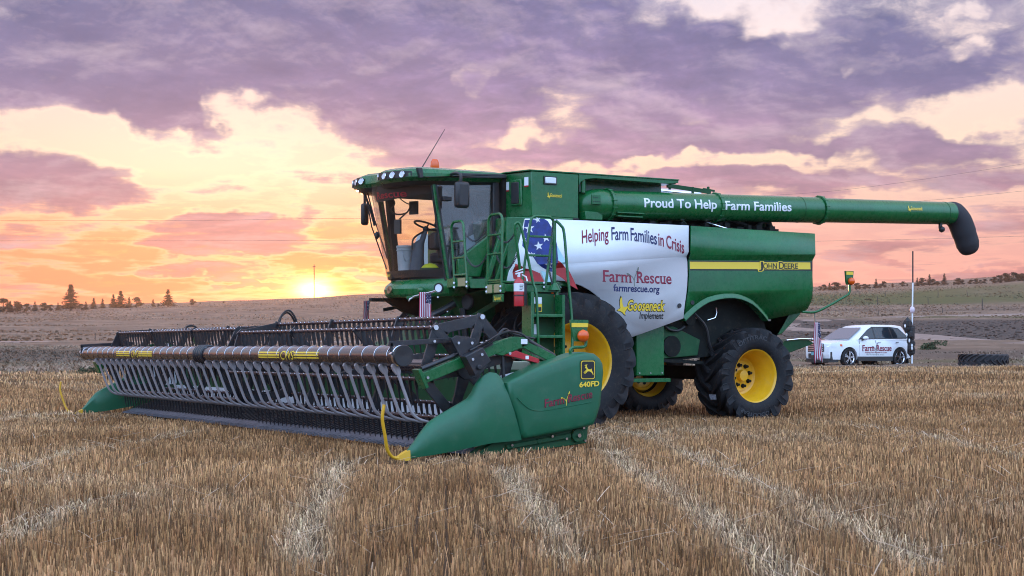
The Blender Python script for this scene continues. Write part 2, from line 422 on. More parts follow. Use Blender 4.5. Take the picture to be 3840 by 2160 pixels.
# ------------------------------------------------------------------ terrain
def pl(x, xs, ys): return np.interp(x, xs, ys)
CREST_X = [-1500, 0, 300, 600, 1000, 1180, 1320, 1500, 1750, 2300, 3000, 3420, 3840, 5200]
CREST_Y = [1185, 1166, 1160, 1151, 1137, 1127, 1118, 1114, 1112, 1110, 1092, 1078, 1052, 1030]
def terr(x, y):
    """ground height; flat stubble near, easy rise to the yard, grass slopes up to a crest all along the view"""
    x = np.asarray(x, float); y = np.asarray(y, float)
    dx, dy = x - CAM.x, y - CAM.y
    X = CT * dx - ST * dy; D = ST * dx + CT * dy
    R = np.hypot(X, D) + 1e-6; az = np.arctan2(X, D)
    px = 1920 + F_PX * np.tan(np.clip(az, -.75, .75)); px = np.clip(px, -1500, 5200)
    yc = pl(px, CREST_X, CREST_Y); wr = np.clip((px - 1500) / 1500, 0, 1); wr = wr * wr * (3 - 2 * wr)
    def prof(Rq):
        kL = [26, 63, 140, 260, 420, 660]; kR = [26, 63, 130, 200, 300, 430, 620]
        def z_of(k, ys):
            zs = [1.1526 - (yy - YH) / F_PX * kk for kk, yy in zip(k, ys)]
            return zs
        yL = [1568, 1374, 1292, 1243, 1198]; yR = [1568, 1374, 1292, 1236, 1187, 1135]
        zl = np.zeros_like(Rq); zr = np.zeros_like(Rq)
        zL = z_of(kL[:5], yL); zR = z_of(kR[:6], yR); zL[0] = zR[0] = 0.
        zlc = 1.1526 - (yc - YH) / F_PX * 660; zrc = 1.1526 - (yc - YH) / F_PX * 620
        zl = np.where(Rq <= 420, np.interp(Rq, [0] + kL[:5], [0] + zL), zL[4] + (zlc - zL[4]) * np.sin(np.clip((Rq - 420) / 240, 0, 1) * math.pi / 2))
        zr = np.where(Rq <= 430, np.interp(Rq, [0] + kR[:6], [0] + zR), zR[5] + (zrc - zR[5]) * np.sin(np.clip((Rq - 430) / 190, 0, 1) * math.pi / 2))
        z = zl * (1 - wr) + zr * wr
        return z - np.clip(Rq - 670, 0, 900) * .012
    z = (prof(R * .95) + prof(R) + prof(R * 1.05)) / 3
    z = np.where(R < 25, 0, z)
    w = np.clip((1.25 - np.abs(az)) / .45, 0, 1); w = w * w * (3 - 2 * w)
    return z * w
def tz(x, y): return float(terr(x, y))
def on_terrain(px, py, dmin=20., dmax=720.):
    D = np.arange(dmin, dmax, .5); r = ray(px, py); z = CAM.z + D * r.z
    k = np.nonzero(terr(CAM.x + D * r.x, CAM.y + D * r.y) >= z)[0]; d = D[k[0]] if len(k) else 640.
    p = CAM + r * d; return Vector((p.x, p.y, tz(p.x, p.y)))

# ------------------------------------------------------------------ ground sheet
def vnoise(x, y, seed=0):
    r = np.random.default_rng(seed).random((64, 64)); xi = np.floor(x).astype(int); yi = np.floor(y).astype(int); fx = x - xi; fy = y - yi
    fx = fx * fx * (3 - 2 * fx); fy = fy * fy * (3 - 2 * fy); g = lambda a, b: r[a % 64, b % 64]
    return (g(xi, yi) * (1 - fx) + g(xi + 1, yi) * fx) * (1 - fy) + (g(xi, yi + 1) * (1 - fx) + g(xi + 1, yi + 1) * fx) * fy
def fbm(x, y, seed=0, o=4):
    s = 0; a = .5; q = 0
    for i in range(o): s = s + a * vnoise(x * 2 ** i, y * 2 ** i, seed + i); q += a; a *= .5
    return s / q
TRK = []
for scale, x0, pts in ((.7453, 1920, [(400, 120), (480, 190), (600, 310), (800, 430), (960, 530), (1150, 680), (1300, 790), (1420, 900)]),
                       (.7453, 1920, [(560, 90), (640, 130), (900, 230), (1080, 320), (1300, 420), (1560, 530), (1750, 610), (1950, 730), (2080, 840)]),
                       (.7453, 1920, [(-30, 300), (0, 360), (80, 460), (200, 600), (280, 800)]),
                       (.7453, 0, [(1740, 240), (1700, 300), (1640, 420), (1560, 560), (1530, 700), (1540, 830)]),
                       (.7453, 0, [(-60, 345), (0, 325), (200, 270), (430, 205), (700, 165), (1000, 105)]),
                       (.7453, 0, [(-40, 720), (120, 640), (300, 540), (480, 490), (700, 455)]),
                       (.7453, 1920, [(1150, 20), (1500, 60), (1800, 80), (2100, 120), (2350, 200), (2620, 265)])):
    TRK.append(np.array([on_ground(x0 + a * scale, 1560 + b * scale)[:2] for a, b in pts]))
def track_dist(x, y):
    d = np.full(x.shape, 9.)
    for T in TRK:
        for a, b in zip(T[:-1], T[1:]):
            ab = b - a; L = (ab @ ab); t = np.clip(((x - a[0]) * ab[0] + (y - a[1]) * ab[1]) / L, 0, 1)
            d = np.minimum(d, np.hypot(x - a[0] - t * ab[0], y - a[1] - t * ab[1]))
    return d
EDGE_X = [-1500, 0, 600, 1700, 2900, 3840, 5200]; EDGE_D = [49, 50, 51, 54, 58, 58, 58]
def field_edge(x, y):
    dx, dy = x - CAM.x, y - CAM.y; X = CT * dx - ST * dy; D = ST * dx + CT * dy
    return np.interp(1920 + F_PX * X / np.maximum(D, 1), EDGE_X, EDGE_D), D, X

def ground_material():
    m = bpy.data.materials.new('field and grassland'); m.use_nodes = True; t = NT(m.node_tree); b = t.n['Principled BSDF']
    P = t.add('ShaderNodeNewGeometry').outputs['Position']
    at = t.add('ShaderNodeAttribute', attribute_name='zone').outputs['Color']; sp = t.add('ShaderNodeSeparateColor'); t.put(sp.inputs[0], at)
    soil = t.mix(t.noise(P, 6, 8, .7), (.035, .021, .013, 1), (.15, .092, .054, 1))
    dry = t.mix(t.ss(t.noise(P, .12, 8, .65), .35, .65), (.165, .105, .072, 1), (.26, .172, .12, 1))
    dry = t.mix(t.m('MULTIPLY', t.ss(t.noise(P, 1.3, 6, .7), .4, .7), .5), dry, (.10, .066, .043, 1))
    grn = t.mix(t.noise(P, .5, 6, .7), (.060, .065, .022, 1), (.12, .11, .045, 1))
    brn = t.mix(t.noise(P, .4, 7, .7), (.055, .042, .036, 1), (.115, .085, .07, 1))
    c = t.mix(sp.outputs[0], dry, soil); c = t.mix(sp.outputs[1], c, grn); c = t.mix(sp.outputs[2], c, brn)
    # fine grassy grain at the distance of the slopes
    gn = t.m('ADD', t.m('MULTIPLY', t.noise(P, 2.6, 5, .75), .5), t.m('MULTIPLY', t.noise(P, .22, 8, .75), .5))
    c = t.mix(t.m('MULTIPLY', t.m('SUBTRACT', 1., sp.outputs[0]), .6), c, t.mix(1., c, t.ramp(gn, [(.36, (.62, .62, .62)), (.64, (1.4, 1.4, 1.4))]), 'MULTIPLY'))
    t.put(b.inputs['Base Color'], c); b.inputs['Roughness'].default_value = .95; b.inputs['Specular IOR Level'].default_value = .1
    bp = t.add('ShaderNodeBump'); bp.inputs['Strength'].default_value = .5; bp.inputs['Distance'].default_value = .25; t.put(bp.inputs['Height'], t.noise(P, 1.6, 7, .7)); t.l.new(bp.outputs[0], b.inputs['Normal'])
    return m
def zone_rgb(x, y):
    """R bare field soil, G greener grass, B dark brown rough ground"""
    fe, D, X = field_edge(x, y); R = np.hypot(X, D); px = 1920 + F_PX * X / np.maximum(D, 1)
    n = fbm(x * .035, y * .035, 3); n2 = fbm(x * .12, y * .12, 9)
    r = np.clip((fe - D) / 2.5 + .5, 0, 1); r = np.where(D < 1, 1, r)
    right = np.clip((px - 2500) / 500, 0, 1); left = 1 - right
    hump = lambda v, a, b, e: np.clip((v - a) / e, 0, 1) * np.clip((b - v) / e, 0, 1)
    n3 = fbm(x * .012, y * .012, 13); Rn = R * (1 + (n3 - .5) * .22)
    g = right * (1.0 * hump(Rn, 385, 500, 25) * np.clip(n3 * 2.2 - .2, .3, 1) + .5 * hump(R, 66, 74, 3) + .55 * hump(R, 262, 285, 8)) + left * (.45 * hump(R, 60, 128, 8) * np.clip(n2 * 3 - .9, 0, 1) + .9 * hump(R, fe + 1, fe + 5, 2))
    b = right * (.95 * hump(R * (1 + (n2 - .5) * .1), 140, 258, 9) + .55 * hump(R, 72, 98, 6) + .5 * hump(Rn, 340, 375, 14)) + left * .75 * hump(R, 62, 128, 7) * np.clip(n * 3 - .8, 0, 1)
    return np.stack([r, np.clip(g, 0, 1) * (1 - r), np.clip(b, 0, 1) * (1 - r), np.ones_like(r)], -1)
def build_ground():
    azs = np.concatenate([np.linspace(-.62, .62, 230), np.linspace(.66, math.tau - .66, 90)])
    rs = np.concatenate([[.6, 2, 4], np.linspace(6, 66, 90), np.linspace(67, 200, 80), np.linspace(203, 720, 130), [760, 820, 900, 1050, 1250, 1550]])
    A, Rr = np.meshgrid(azs, rs); X = np.sin(A) * Rr; D = np.cos(A) * Rr
    x = CAM.x + CT * X + ST * D; y = CAM.y - ST * X + CT * D; z = terr(x, y)
    z = z + (fbm(x * .6, y * .6, 21) - .5) * np.clip((Rr - 30) / 60, .02, .25) + (fbm(x * .05, y * .05, 31) - .5) * np.clip((Rr - 45) / 100, 0, 1.6)
    z = z - .025 * np.exp(-(track_dist(x, y) / .18) ** 2)
    na, nr = len(azs), len(rs); vs = np.stack([x, y, z], -1).reshape(-1, 3); fs = []
    for i in range(nr - 1):
        for j in range(na):
            k = (j + 1) % na; fs.append((i * na + j, i * na + k, (i + 1) * na + k, (i + 1) * na + j))
    fs.append(tuple(range(na)))
    me = bpy.data.meshes.new('ground'); me.from_pydata(vs.tolist(), [], fs)
    bm = bmesh.new(); bm.from_mesh(me); bmesh.ops.recalc_face_normals(bm, faces=bm.faces)
    if sum(f.normal.z for f in bm.faces) < 0: bmesh.ops.reverse_faces(bm, faces=bm.faces)
    bm.to_mesh(me); bm.free()
    me.polygons.foreach_set('use_smooth', [True] * len(me.polygons))
    ca = me.color_attributes.new('zone', 'FLOAT_COLOR', 'POINT'); ca.data.foreach_set('color', zone_rgb(vs[:, 0], vs[:, 1]).ravel().astype(np.float32))
    me.materials.append(ground_material())
    tag(link('ground', me, None, Vector()), kind='structure')
build_ground()

def ribbons(name, x, y, h, w, col, lean, bow, label=None, z0=None):
    """a mass of thin straw blades as one mesh: two quads each, per-blade colour in a mesh attribute"""
    n = len(x); a = RNG.random(n) * math.pi; ca, sa = np.cos(a) * w / 2, np.sin(a) * w / 2
    la = RNG.random(n) * math.tau; lx, ly = np.cos(la) * lean * h, np.sin(la) * lean * h
    z = (terr(x, y) if z0 is None else z0) - .01
    V_ = np.zeros((n, 6, 3))
    for k, (t, ww) in enumerate(((0, 1.), (.55, .95), (1., .8))):
        px = x + lx * (t + bow * t * t); py = y + ly * (t + bow * t * t); pz = z + h * (t - bow * .35 * t * t * lean)
        V_[:, 2 * k] = np.stack([px - ca * ww, py - sa * ww, pz], -1); V_[:, 2 * k + 1] = np.stack([px + ca * ww, py + sa * ww, pz], -1)
    base = (np.arange(n) * 6)[:, None]
    F = np.concatenate([base + np.array([0, 1, 3, 2]), base + np.array([2, 3, 5, 4])], 1).reshape(-1, 4)
    me = bpy.data.meshes.new(name); me.vertices.add(n * 6); me.vertices.foreach_set('co', V_.ravel().astype(np.float32))
    me.loops.add(F.size); me.loops.foreach_set('vertex_index', F.ravel().astype(np.int32)); me.polygons.add(len(F)); me.polygons.foreach_set('loop_start', np.arange(0, F.size, 4, dtype=np.int32))
    me.update(calc_edges=True)
    C = np.repeat(np.concatenate([col, np.ones((n, 1))], 1)[:, None, :], 6, 1)
    ca_ = me.color_attributes.new('straw', 'FLOAT_COLOR', 'POINT'); ca_.data.foreach_set('color', C.ravel().astype(np.float32))
    if 'straw' not in MATS:
        m = bpy.data.materials.new('straw'); m.use_nodes = True; t = NT(m.node_tree); b = t.n['Principled BSDF']
        t.put(b.inputs['Base Color'], t.add('ShaderNodeAttribute', attribute_name='straw').outputs['Color']); b.inputs['Roughness'].default_value = .6; b.inputs['Specular IOR Level'].default_value = .3
        MATS['straw'] = m
    me.materials.append(MATS['straw'])
    return tag(link(name, me, None, Vector()), label, kind='stuff')

WHEEL_FOOT = [(0, -1.95, .95, .36), (0, -1.25, .95, .36), (0, 1.95, .95, .36), (0, 1.25, .95, .36), (3.55, -1.42, .70, .40), (3.55, 1.42, .70, .40)]
def allowed(x, y):
    ok = ~((x > -4.02) & (x < -2.35) & (np.abs(y) < 6.15))
    for cx, cy, rx, ry in WHEEL_FOOT: ok &= ~((np.abs(x - cx) < rx * .55) & (np.abs(y - cy) < ry * .9))
    return ok
def scatter(d0, d1, dens, spread=1.75, edge=True):
    n = int(dens * (d1 - d0) * (d0 + d1) / 2 * 3840 / F_PX * spread)
    D = np.sqrt(RNG.random(n) * (d1 ** 2 - d0 ** 2) + d0 ** 2); X = (RNG.random(n) - .5) * D * 3840 / F_PX * spread
    return view_xy(X, D) + (D,)
def straw_colour(x, y, tr, n):
    k = fbm(x * .5, y * .5, 5) * .55 + fbm(x * 3.1, y * 3.1, 8) * .45; k = np.clip((k - .28) / .42, 0, 1)[:, None]
    c = np.array([.31, .136, .046]) * (1 - k) + np.array([.68, .365, .160]) * k
    pale = np.array([.72, .49, .285]); t = np.clip(tr, 0, 1)[:, None]
    c = c * (1 - t) + pale * t
    return c * (.26 + 1.40 * RNG.random((n, 1)) ** 1.5) * (1 + .10 * (RNG.random((n, 3)) - .5))
ROW_DIR = TRK[1][5] - TRK[1][2]; ROW_DIR = ROW_DIR / np.hypot(*ROW_DIR); ROW_N = np.array([-ROW_DIR[1], ROW_DIR[0]])
def stubble():
    parts = []
    for d0, d1, dens, w, rowed in ((5.5, 13, 980, .0052, 1), (13, 24, 640, .0070, .8), (24, 38, 260, .0125, .5), (38, 60, 80, .024, 0)):
        x, y, D = scatter(d0, d1, dens)
        if rowed:
            q = x * ROW_N[0] + y * ROW_N[1]; c = np.round(q / .19) * .19; sh = (c - q) * rowed * .14
            x = x + ROW_N[0] * sh; y = y + ROW_N[1] * sh
            s = x * ROW_DIR[0] + y * ROW_DIR[1]; cs = np.round(s / .055) * .055 + .02 * np.sin(c * 91.); x = x + ROW_DIR[0] * (cs - s) * .6; y = y + ROW_DIR[1] * (cs - s) * .6
        fe, Dd, _ = field_edge(x, y); keep = allowed(x, y) & (Dd < fe + (fbm(x * .5, y * .5, 4) - .5) * 2)
        x, y, D = x[keep], y[keep], D[keep]
        tr = .95 * np.exp(-(track_dist(x, y) / .13) ** 2) * np.clip(fbm(x * 1.3, y * 1.3, 17) * 2.2 - .2, 0, 1)
        patch = np.clip((fbm(x * .22, y * .22, 41) - .47) * 4.5, 0, 1) * np.clip((fbm(x * 2.2, y * 2.2, 44) - .35) * 3, 0, 1)
        pale = np.clip(tr + .85 * patch, 0, 1)
        n = len(x); h = (.078 + .075 * fbm(x * .7, y * .7, 12) + .045 * RNG.random(n)) * (1 - .30 * pale)
        h *= 1 - .6 * np.exp(-((x + 5.15) / .75) ** 2 - ((y + 7.0) / 1.0) ** 2)
        h *= np.where((x > -5.2) & (x < -2.3) & (np.abs(np.abs(y) - 6.3) < .35), .5, 1) * np.where((x > -4.75) & (x < -2.3) & (np.abs(y) < 6.55), .6, 1)
        parts.append((x, y, h, np.full(n, w) * (.75 + .6 * RNG.random(n)), straw_colour(x, y, pale, n), .03 + .12 * RNG.random(n) + .75 * pale * RNG.random(n) ** 2, np.full(n, .4)))
    x, y, h, w, c, le, bo = [np.concatenate([p[i] for p in parts]) for i in range(7)]
    ribbons('wheat_stubble', x, y, h, w, c, le, bo, 'cut brown wheat stubble standing in rows over the field')
    # loose straw lying on the stubble
    x, y, D = scatter(7, 26, 20); k = allowed(x, y) & ~((x > -5.4) & (x < -2) & (np.abs(y) < 7.0)); x, y, D = x[k], y[k], D[k]; n = len(x)
    pale = np.exp(-(track_dist(x, y) / .4) ** 2); sel = RNG.random(n) < .25 + .75 * pale; x, y, D = x[sel], y[sel], D[sel]; n = len(x)
    ribbons('loose_straw', x, y, .035 + .05 * RNG.random(n), .004 + .0004 * D, np.array([.46, .31, .20]) * (.6 + .6 * RNG.random((n, 1))), 2.2 + 2.5 * RNG.random(n), np.full(n, .1), 'pale loose straw lying along the wheel tracks', z0=terr(x, y) + .04 + .08 * RNG.random(n))
stubble()
def rough_grass():
    x, y, D = scatter(49, 135, 12, 1.2); fe, Dd, X = field_edge(x, y); R = np.hypot(X, D)
    k = (Dd > fe - .5); x, y, D = x[k], y[k], D[k]; n = len(x); Z = zone_rgb(x, y)
    dry = np.array([.30, .205, .135]); gr = np.array([.085, .078, .034]); br = np.array([.10, .070, .052])
    g, b = np.clip(Z[:, 1:2] * 1.1, 0, 1), Z[:, 2:3]
    c = (dry * (1 - g) + gr * g) * (1 - b) + br * b; c = c * (.55 + .8 * RNG.random((n, 1)))
    h = (.07 + .10 * fbm(x * .2, y * .2, 51) ** 2 * 2) * (.6 + .8 * RNG.random(n))
    px = 1920 + F_PX * ((CT * (x - CAM.x) - ST * (y - CAM.y)) / D)
    ribbons('rough_grass', x, y, h, .035 + .03 * RNG.random(n), c, .3 + .5 * RNG.random(n), np.full(n, .6), 'dry rough grass of the yard and slopes behind the field')
rough_grass()
def hill_grass():
    x, y, D = scatter(128, 640, .42, 1.15); fe, Dd, X = field_edge(x, y); n = len(x); Z = zone_rgb(x, y)
    g, b = Z[:, 1:2], Z[:, 2:3]; k = np.clip((fbm(x * .03, y * .03, 61) - .3) / .4, 0, 1)[:, None]
    c = np.array([.20, .118, .072]) * (1 - k) + np.array([.28, .172, .105]) * k
    c = (c * (1 - g) + np.array([.085, .074, .035]) * g) * (1 - b) + np.array([.080, .054, .044]) * b; c = c * (.75 + .45 * RNG.random((n, 1)))
    ribbons('hill_grass', x, y, (.10 + .13 * RNG.random(n)) * np.where(Z[:, 2] > .4, .6, 1), .25 + .35 * RNG.random(n), c, .3 + .3 * RNG.random(n), np.full(n, .5), 'tufts of dry grass over the far hillsides')
hill_grass()

# ------------------------------------------------------------------ dirt roads (strips draped over the ground)
def dirt_road(pts, width, col, name='dirt_road'):
    P = smooth_path([on_terrain(px, py) for px, py in pts], 10); L = []; rows = []
    for i, p in enumerate(P):
        a = P[max(0, i - 1)]; b = P[min(len(P) - 1, i + 1)]; t = Vector((b.x - a.x, b.y - a.y, 0)).normalized(); nn = Vector((-t.y, t.x, 0))
        rows.append([])
        for k in range(9):
            q = p + nn * width * ((k - 4) / 8) * (1 + .25 * mnoise.noise(Vector((i * .35, k * .2, 1))) * (1 if k in (0, 8) else 0)); rows[-1].append((q.x, q.y, tz(q.x, q.y) + .16 - (.30 if k in (0, 8) else 0)))
    b = MB(); b.loft(rows, closed=False, caps=False)
    m = mat(name + ' surface', col, .95, var=.25, vscale=.6, spec=.1)
    o = b.build(name, m, smooth=80); tag(o, kind='structure')
ROAD = (.27, .19, .155)
dirt_road([(-600, 1289), (0, 1288), (500, 1287), (1000, 1287), (1600, 1285), (2300, 1270), (2760, 1235), (3060, 1203), (3420, 1190), (3840, 1180), (4400, 1170)], 9.0, ROAD)
dirt_road([(2640, 1208), (2860, 1226), (3010, 1238), (3230, 1248), (3440, 1263), (3640, 1282), (3840, 1292), (4400, 1312)], 5.0, (.28, .20, .17))

# ------------------------------------------------------------------ lettering and decals
_tc = {}
def glyphs(body, bold=0.0, serif=False):
    """2-D faces of a line of text from Blender's own font (optionally thickened, optionally with slab serifs)"""
    key = (body, bold, serif)
    if key in _tc: return _tc[key]
    cu = bpy.data.curves.new('t', 'FONT'); cu.body = body; cu.size = 1; cu.offset = bold; cu.resolution_u = 4; cu.fill_mode = 'FRONT'
    ob = bpy.data.objects.new('t', cu); COL.objects.link(ob)
    dg = bpy.context.evaluated_depsgraph_get(); me = bpy.data.meshes.new_from_object(ob.evaluated_get(dg))
    vs = [(v.co.x, v.co.y) for v in me.vertices]; fs = [tuple(p.vertices) for p in me.polygons]
    if serif:
        cnt = {}
        for f in fs:
            for a, b in zip(f, f[1:] + f[:1]): k = (min(a, b), max(a, b)); cnt[k] = cnt.get(k, 0) + 1
        for (a, b), c in cnt.items():
            if c != 1: continue
            (x0, y0), (x1, y1) = vs[a], vs[b]; L = abs(x1 - x0)
            if abs(y1 - y0) < .004 and .05 < L < .22 and (abs(y0 + bold) < .02 or y0 > .45):
                cx = (x0 + x1) / 2; hw = L * .5 + .055; up = 1 if y0 < .2 else -1; n = len(vs)
                vs += [(cx - hw, y0), (cx + hw, y0), (cx + hw, y0 + .055 * up), (cx - hw, y0 + .055 * up)]; fs.append((n, n + 1, n + 2, n + 3))
    bpy.data.objects.remove(ob); bpy.data.curves.remove(cu); bpy.data.meshes.remove(me)
    _tc[key] = (vs, fs); return vs, fs
CAPH = None
def lettering(name, body, fn, w, h, m, parent, bold=0., serif=False, slant=0., rows=0):
    """text fitted to width w and capital height h, each point placed on its surface by fn(x, y)"""
    global CAPH
    if CAPH is None: CAPH = max(y for x, y in glyphs('H')[0])
    vs, fs = glyphs(body, bold, serif); v0, _ = glyphs(body, 0)
    x0 = min(x for x, y in v0); x1 = max(x for x, y in v0); sx, sy = w / (x1 - x0), h / CAPH
    P = [((x - x0) * sx + slant * y * sy, y * sy) for x, y in vs]
    if rows:                                  # cut into thin rows so that the text can hug a curved surface
        bm = bmesh.new(); V_ = [bm.verts.new((x, y, 0)) for x, y in P]
        for f in fs:
            try: bm.faces.new([V_[i] for i in f])
            except ValueError: pass
        ys = [y for _, y in P]; y0, y1 = min(ys), max(ys)
        for k in range(1, rows): bmesh.ops.bisect_plane(bm, geom=bm.verts[:] + bm.edges[:] + bm.faces[:], plane_co=(0, y0 + (y1 - y0) * k / rows, 0), plane_no=(0, 1, 0))
        bm.verts.ensure_lookup_table(); bm.verts.index_update(); P = [(v.co.x, v.co.y) for v in bm.verts]; fs = [[v.index for v in f.verts] for f in bm.faces]; bm.free()
    b = MB(); b.add([fn(x, y) for x, y in P], fs)
    return b.build(name, m, parent, smooth=0)
def poly_decal(name, polys, fn, m, parent):
    b = MB()
    for p in polys: b.add([fn(x, y) for x, y in p], [tuple(range(len(p)))])
    o = b.build(name, m, parent, smooth=0)
    bm = bmesh.new(); bm.from_mesh(o.data); bmesh.ops.triangulate(bm, faces=bm.faces); bm.to_mesh(o.data); bm.free()
    return o
def star(cx, cy, r, rot=0):
    return [(cx + (r if k % 2 == 0 else r * .40) * math.sin(rot + k * math.pi / 5), cy + (r if k % 2 == 0 else r * .40) * math.cos(rot + k * math.pi / 5)) for k in range(10)]
WHEAT = [[(0, -.62), (.06, -.60), (.05, -.2), (.16, .1), (.34, .42), (.30, .45), (.08, .12), (-.02, -.1), (-.20, .10), (-.42, .20), (-.44, .16), (-.22, .04), (-.03, -.2)],
         [(.30, .36), (.42, .42), (.56, .66), (.55, .80), (.44, .76), (.32, .56)], [(-.40, .16), (-.58, .12), (-.80, .22), (-.86, .32), (-.72, .34), (-.48, .26)]]
GOOSE = [[(-.02, 1.0), (.10, .86), (.12, .62), (.20, .36), (.30, .20), (.62, .26), (.80, .36), (.96, .36), (1.02, .30), (.88, .26), (.70, .10), (.56, -.04), (.46, -.20), (.52, -.40), (.34, -.34), (.14, -.18), (-.10, -.10), (-.34, -.08), (-.40, -.02), (-.20, .06), (-.08, .16), (-.14, .40), (-.16, .66), (-.10, .88)]]
DEER = [[(-.86, -.28), (-.66, -.16), (-.50, -.02), (-.30, .02), (-.34, .26), (-.44, .30), (-.56, .26), (-.60, .36), (-.46, .46), (-.52, .60), (-.66, .66), (-.62, .72), (-.46, .68), (-.44, .84), (-.36, .84), (-.34, .68), (-.22, .86), (-.14, .82), (-.26, .60), (-.22, .48), (-.10, .28), (.10, .14), (.44, .12), (.58, .22), (.70, .18), (.66, .04), (.74, -.10), (.92, -.40), (.98, -.66), (.88, -.68), (.76, -.44), (.50, -.24), (.20, -.14), (-.10, -.16), (-.22, -.30), (-.50, -.46), (-.72, -.44), (-.74, -.34), (-.52, -.34), (-.36, -.20), (-.52, -.16), (-.74, -.34)]]
def farm_rescue(parent, fn, w, h, m_text, m_wheat, name='charity_lettering', tight=1.0):
    """the two serif words with the wheat stalk between them; w overall width, h capital height"""
    lettering(name, 'Farm', lambda x, y: fn(x, y), w * .40, h, m_text, parent, .012, True)
    lettering(name, 'Rescue', lambda x, y: fn(w * .49 + x, y), w * .51, h, m_text, parent, .012, True)
    poly_decal('wheat_emblem', [[(w * .447 + x * h * .95, h * .42 + y * h * 1.25) for x, y in p] for p in WHEAT], fn, m_wheat, parent)
def gooseneck(parent, fn, w, h, outline=True, sub=True, rows=0):
    poly_decal('goose_emblem', [[(h * .9 + x * h * 1.05, h * .05 + y * h * 1.25) for x, y in p] for p in GOOSE], lambda x, y: fn(x, y, 2), YEL_DECAL, parent)
    if outline: poly_decal('goose_outline', [[(h * .86 + x * h * 1.20, h * .02 + y * h * 1.42) for x, y in p] for p in GOOSE], lambda x, y: fn(x, y, 1), BLACK_D, parent)
    if outline: lettering('dealer_lettering_outline', 'Gooseneck', lambda x, y: fn(w * .27 + x, y, 1), w * .73, h, BLACK_D, parent, .066, slant=.12)
    lettering('dealer_lettering', 'Gooseneck', lambda x, y: fn(w * .27 + x, y, 2), w * .73, h, YEL_DECAL, parent, .02, slant=.12, rows=rows)
    if sub: lettering('dealer_lettering', 'Implement', lambda x, y: fn(w * .52 + x, y - h * .78, 1), w * .47, h * .62, BLACK_D, parent, .02, slant=.12)

# ------------------------------------------------------------------ wheels
def tyre_mesh(R, w, rr, nl, sweep, lug=.075, lw=.068):
    """agricultural tyre about the y axis at the origin: carcass and chevron lugs in one surface"""
    b = MB(); Rb = R - lug
    prof = [(rr, -.40 * w), (rr + .02, -.45 * w), (rr + .30 * (Rb - rr), -.50 * w), (rr + .62 * (Rb - rr), -.505 * w), (Rb - .06, -.485 * w), (Rb - .015, -.44 * w), (Rb, -.28 * w), (Rb + .008, 0)]
    prof += [(r, -y) for r, y in prof[-2::-1]]
    b.lathe(prof, (0, 0, 0), (0, 1, 0), 72)
    for side in (-1, 1):
        for k in range(nl):
            p0 = math.tau * (k + (.25 if side > 0 else -.25)) / nl; rings = []
            path = [(-.06, 0, 1.0, Rb - .02), (.12, .16, 1.0, Rb - .02), (.3, .42, 1., Rb - .02), (.41, .68, 1., Rb - .03), (.485, .88, .992, Rb - .07), (.512, .97, .94, Rb - .13), (.50, 1.0, .905, Rb - .16)]
            for yy, s, kr, rb in path:
                ph = p0 + sweep * s; rt = R * kr; hw = lw * (.75 + .55 * s) / 2; y = side * yy * w
                q = []
                for da, r in ((-hw * 1.35, rb), (hw * 1.35, rb), (hw, rt), (-hw, rt)):
                    a = ph + da / R; q.append((-r * math.cos(a), y, r * math.sin(a)))
                rings.append(q)
            b.loft(rings)
    return b
def wheel(parent, c, R, w, rr, nl, sweep, yoff_disc, hub, nb, bolt_r, mirror=False, name='front_wheel', bolts=True, src=None):
    c = Vector(c)
    if src:
        o = src.copy(); COL.objects.link(o); o.parent = parent; o.location = c - ORG[parent]; ORG[o] = c
        for ch in list(src.children):
            if ch.name.startswith('wheel_bolt') and not bolts: continue
            d = ch.copy(); COL.objects.link(d); d.parent = o
        if mirror: o.scale.y = -1
        return o
    b = MB(); fl = -.44 * w; d = yoff_disc
    prof = [(rr + .015, fl + .03), (rr + .028, fl + .004), (rr + .022, fl - .006), (rr + .004, fl + .006), (rr - .012, fl + .03), (rr - .018, fl + .10), (rr - .045, fl + .13), (rr - .05, fl + .22), (rr - .075, fl + .25), (rr - .08, d - .05), (rr - .105, d), (rr * .62, d + .015), (rr * .60, d - .01), (hub * 1.9, d), (hub * 1.75, d - .005), (hub * 1.1, d - .01), (hub, d - .05), (hub * .95, d - .09), (.001, d - .095)]
    b.lathe(prof, (0, 0, 0), (0, 1, 0), 56)
    b.lathe([(rr, -fl), (rr - .03, -fl - .05), (rr - .06, d + .02)], (0, 0, 0), (0, 1, 0), 40)
    o = b.build(name, YELLOW, parent, 40, org=Vector()); o.location = c - ORG[parent]; ORG[o] = Vector()   # children are written about the wheel centre
    t = tyre_mesh(R, w, rr, nl, sweep).build('tyre', RUBBER, o, 35)
    for k in range(nb):
        a = math.tau * (k + .3) / nb; q = MB(); q.cyl((bolt_r * math.cos(a), d - .035, bolt_r * math.sin(a)), (0, 1, 0), .024, .07, 6); q.cyl((bolt_r * math.cos(a), d - .008, bolt_r * math.sin(a)), (0, 1, 0), .034, .02, 12)
        q.build('wheel_bolt', DARK, o, 30)
    return o

# ================================================================== COMBINE HARVESTER
comb = thing('combine_harvester', (0, 0, 0), 'big green combine harvester with white wrapped side panel, glass cab and long unloading pipe', 'combine harvester')
P_ = lambda b, name, m, bevel=0, smooth=35, parent=None: b.build(name, m, parent or comb, smooth, bevel)

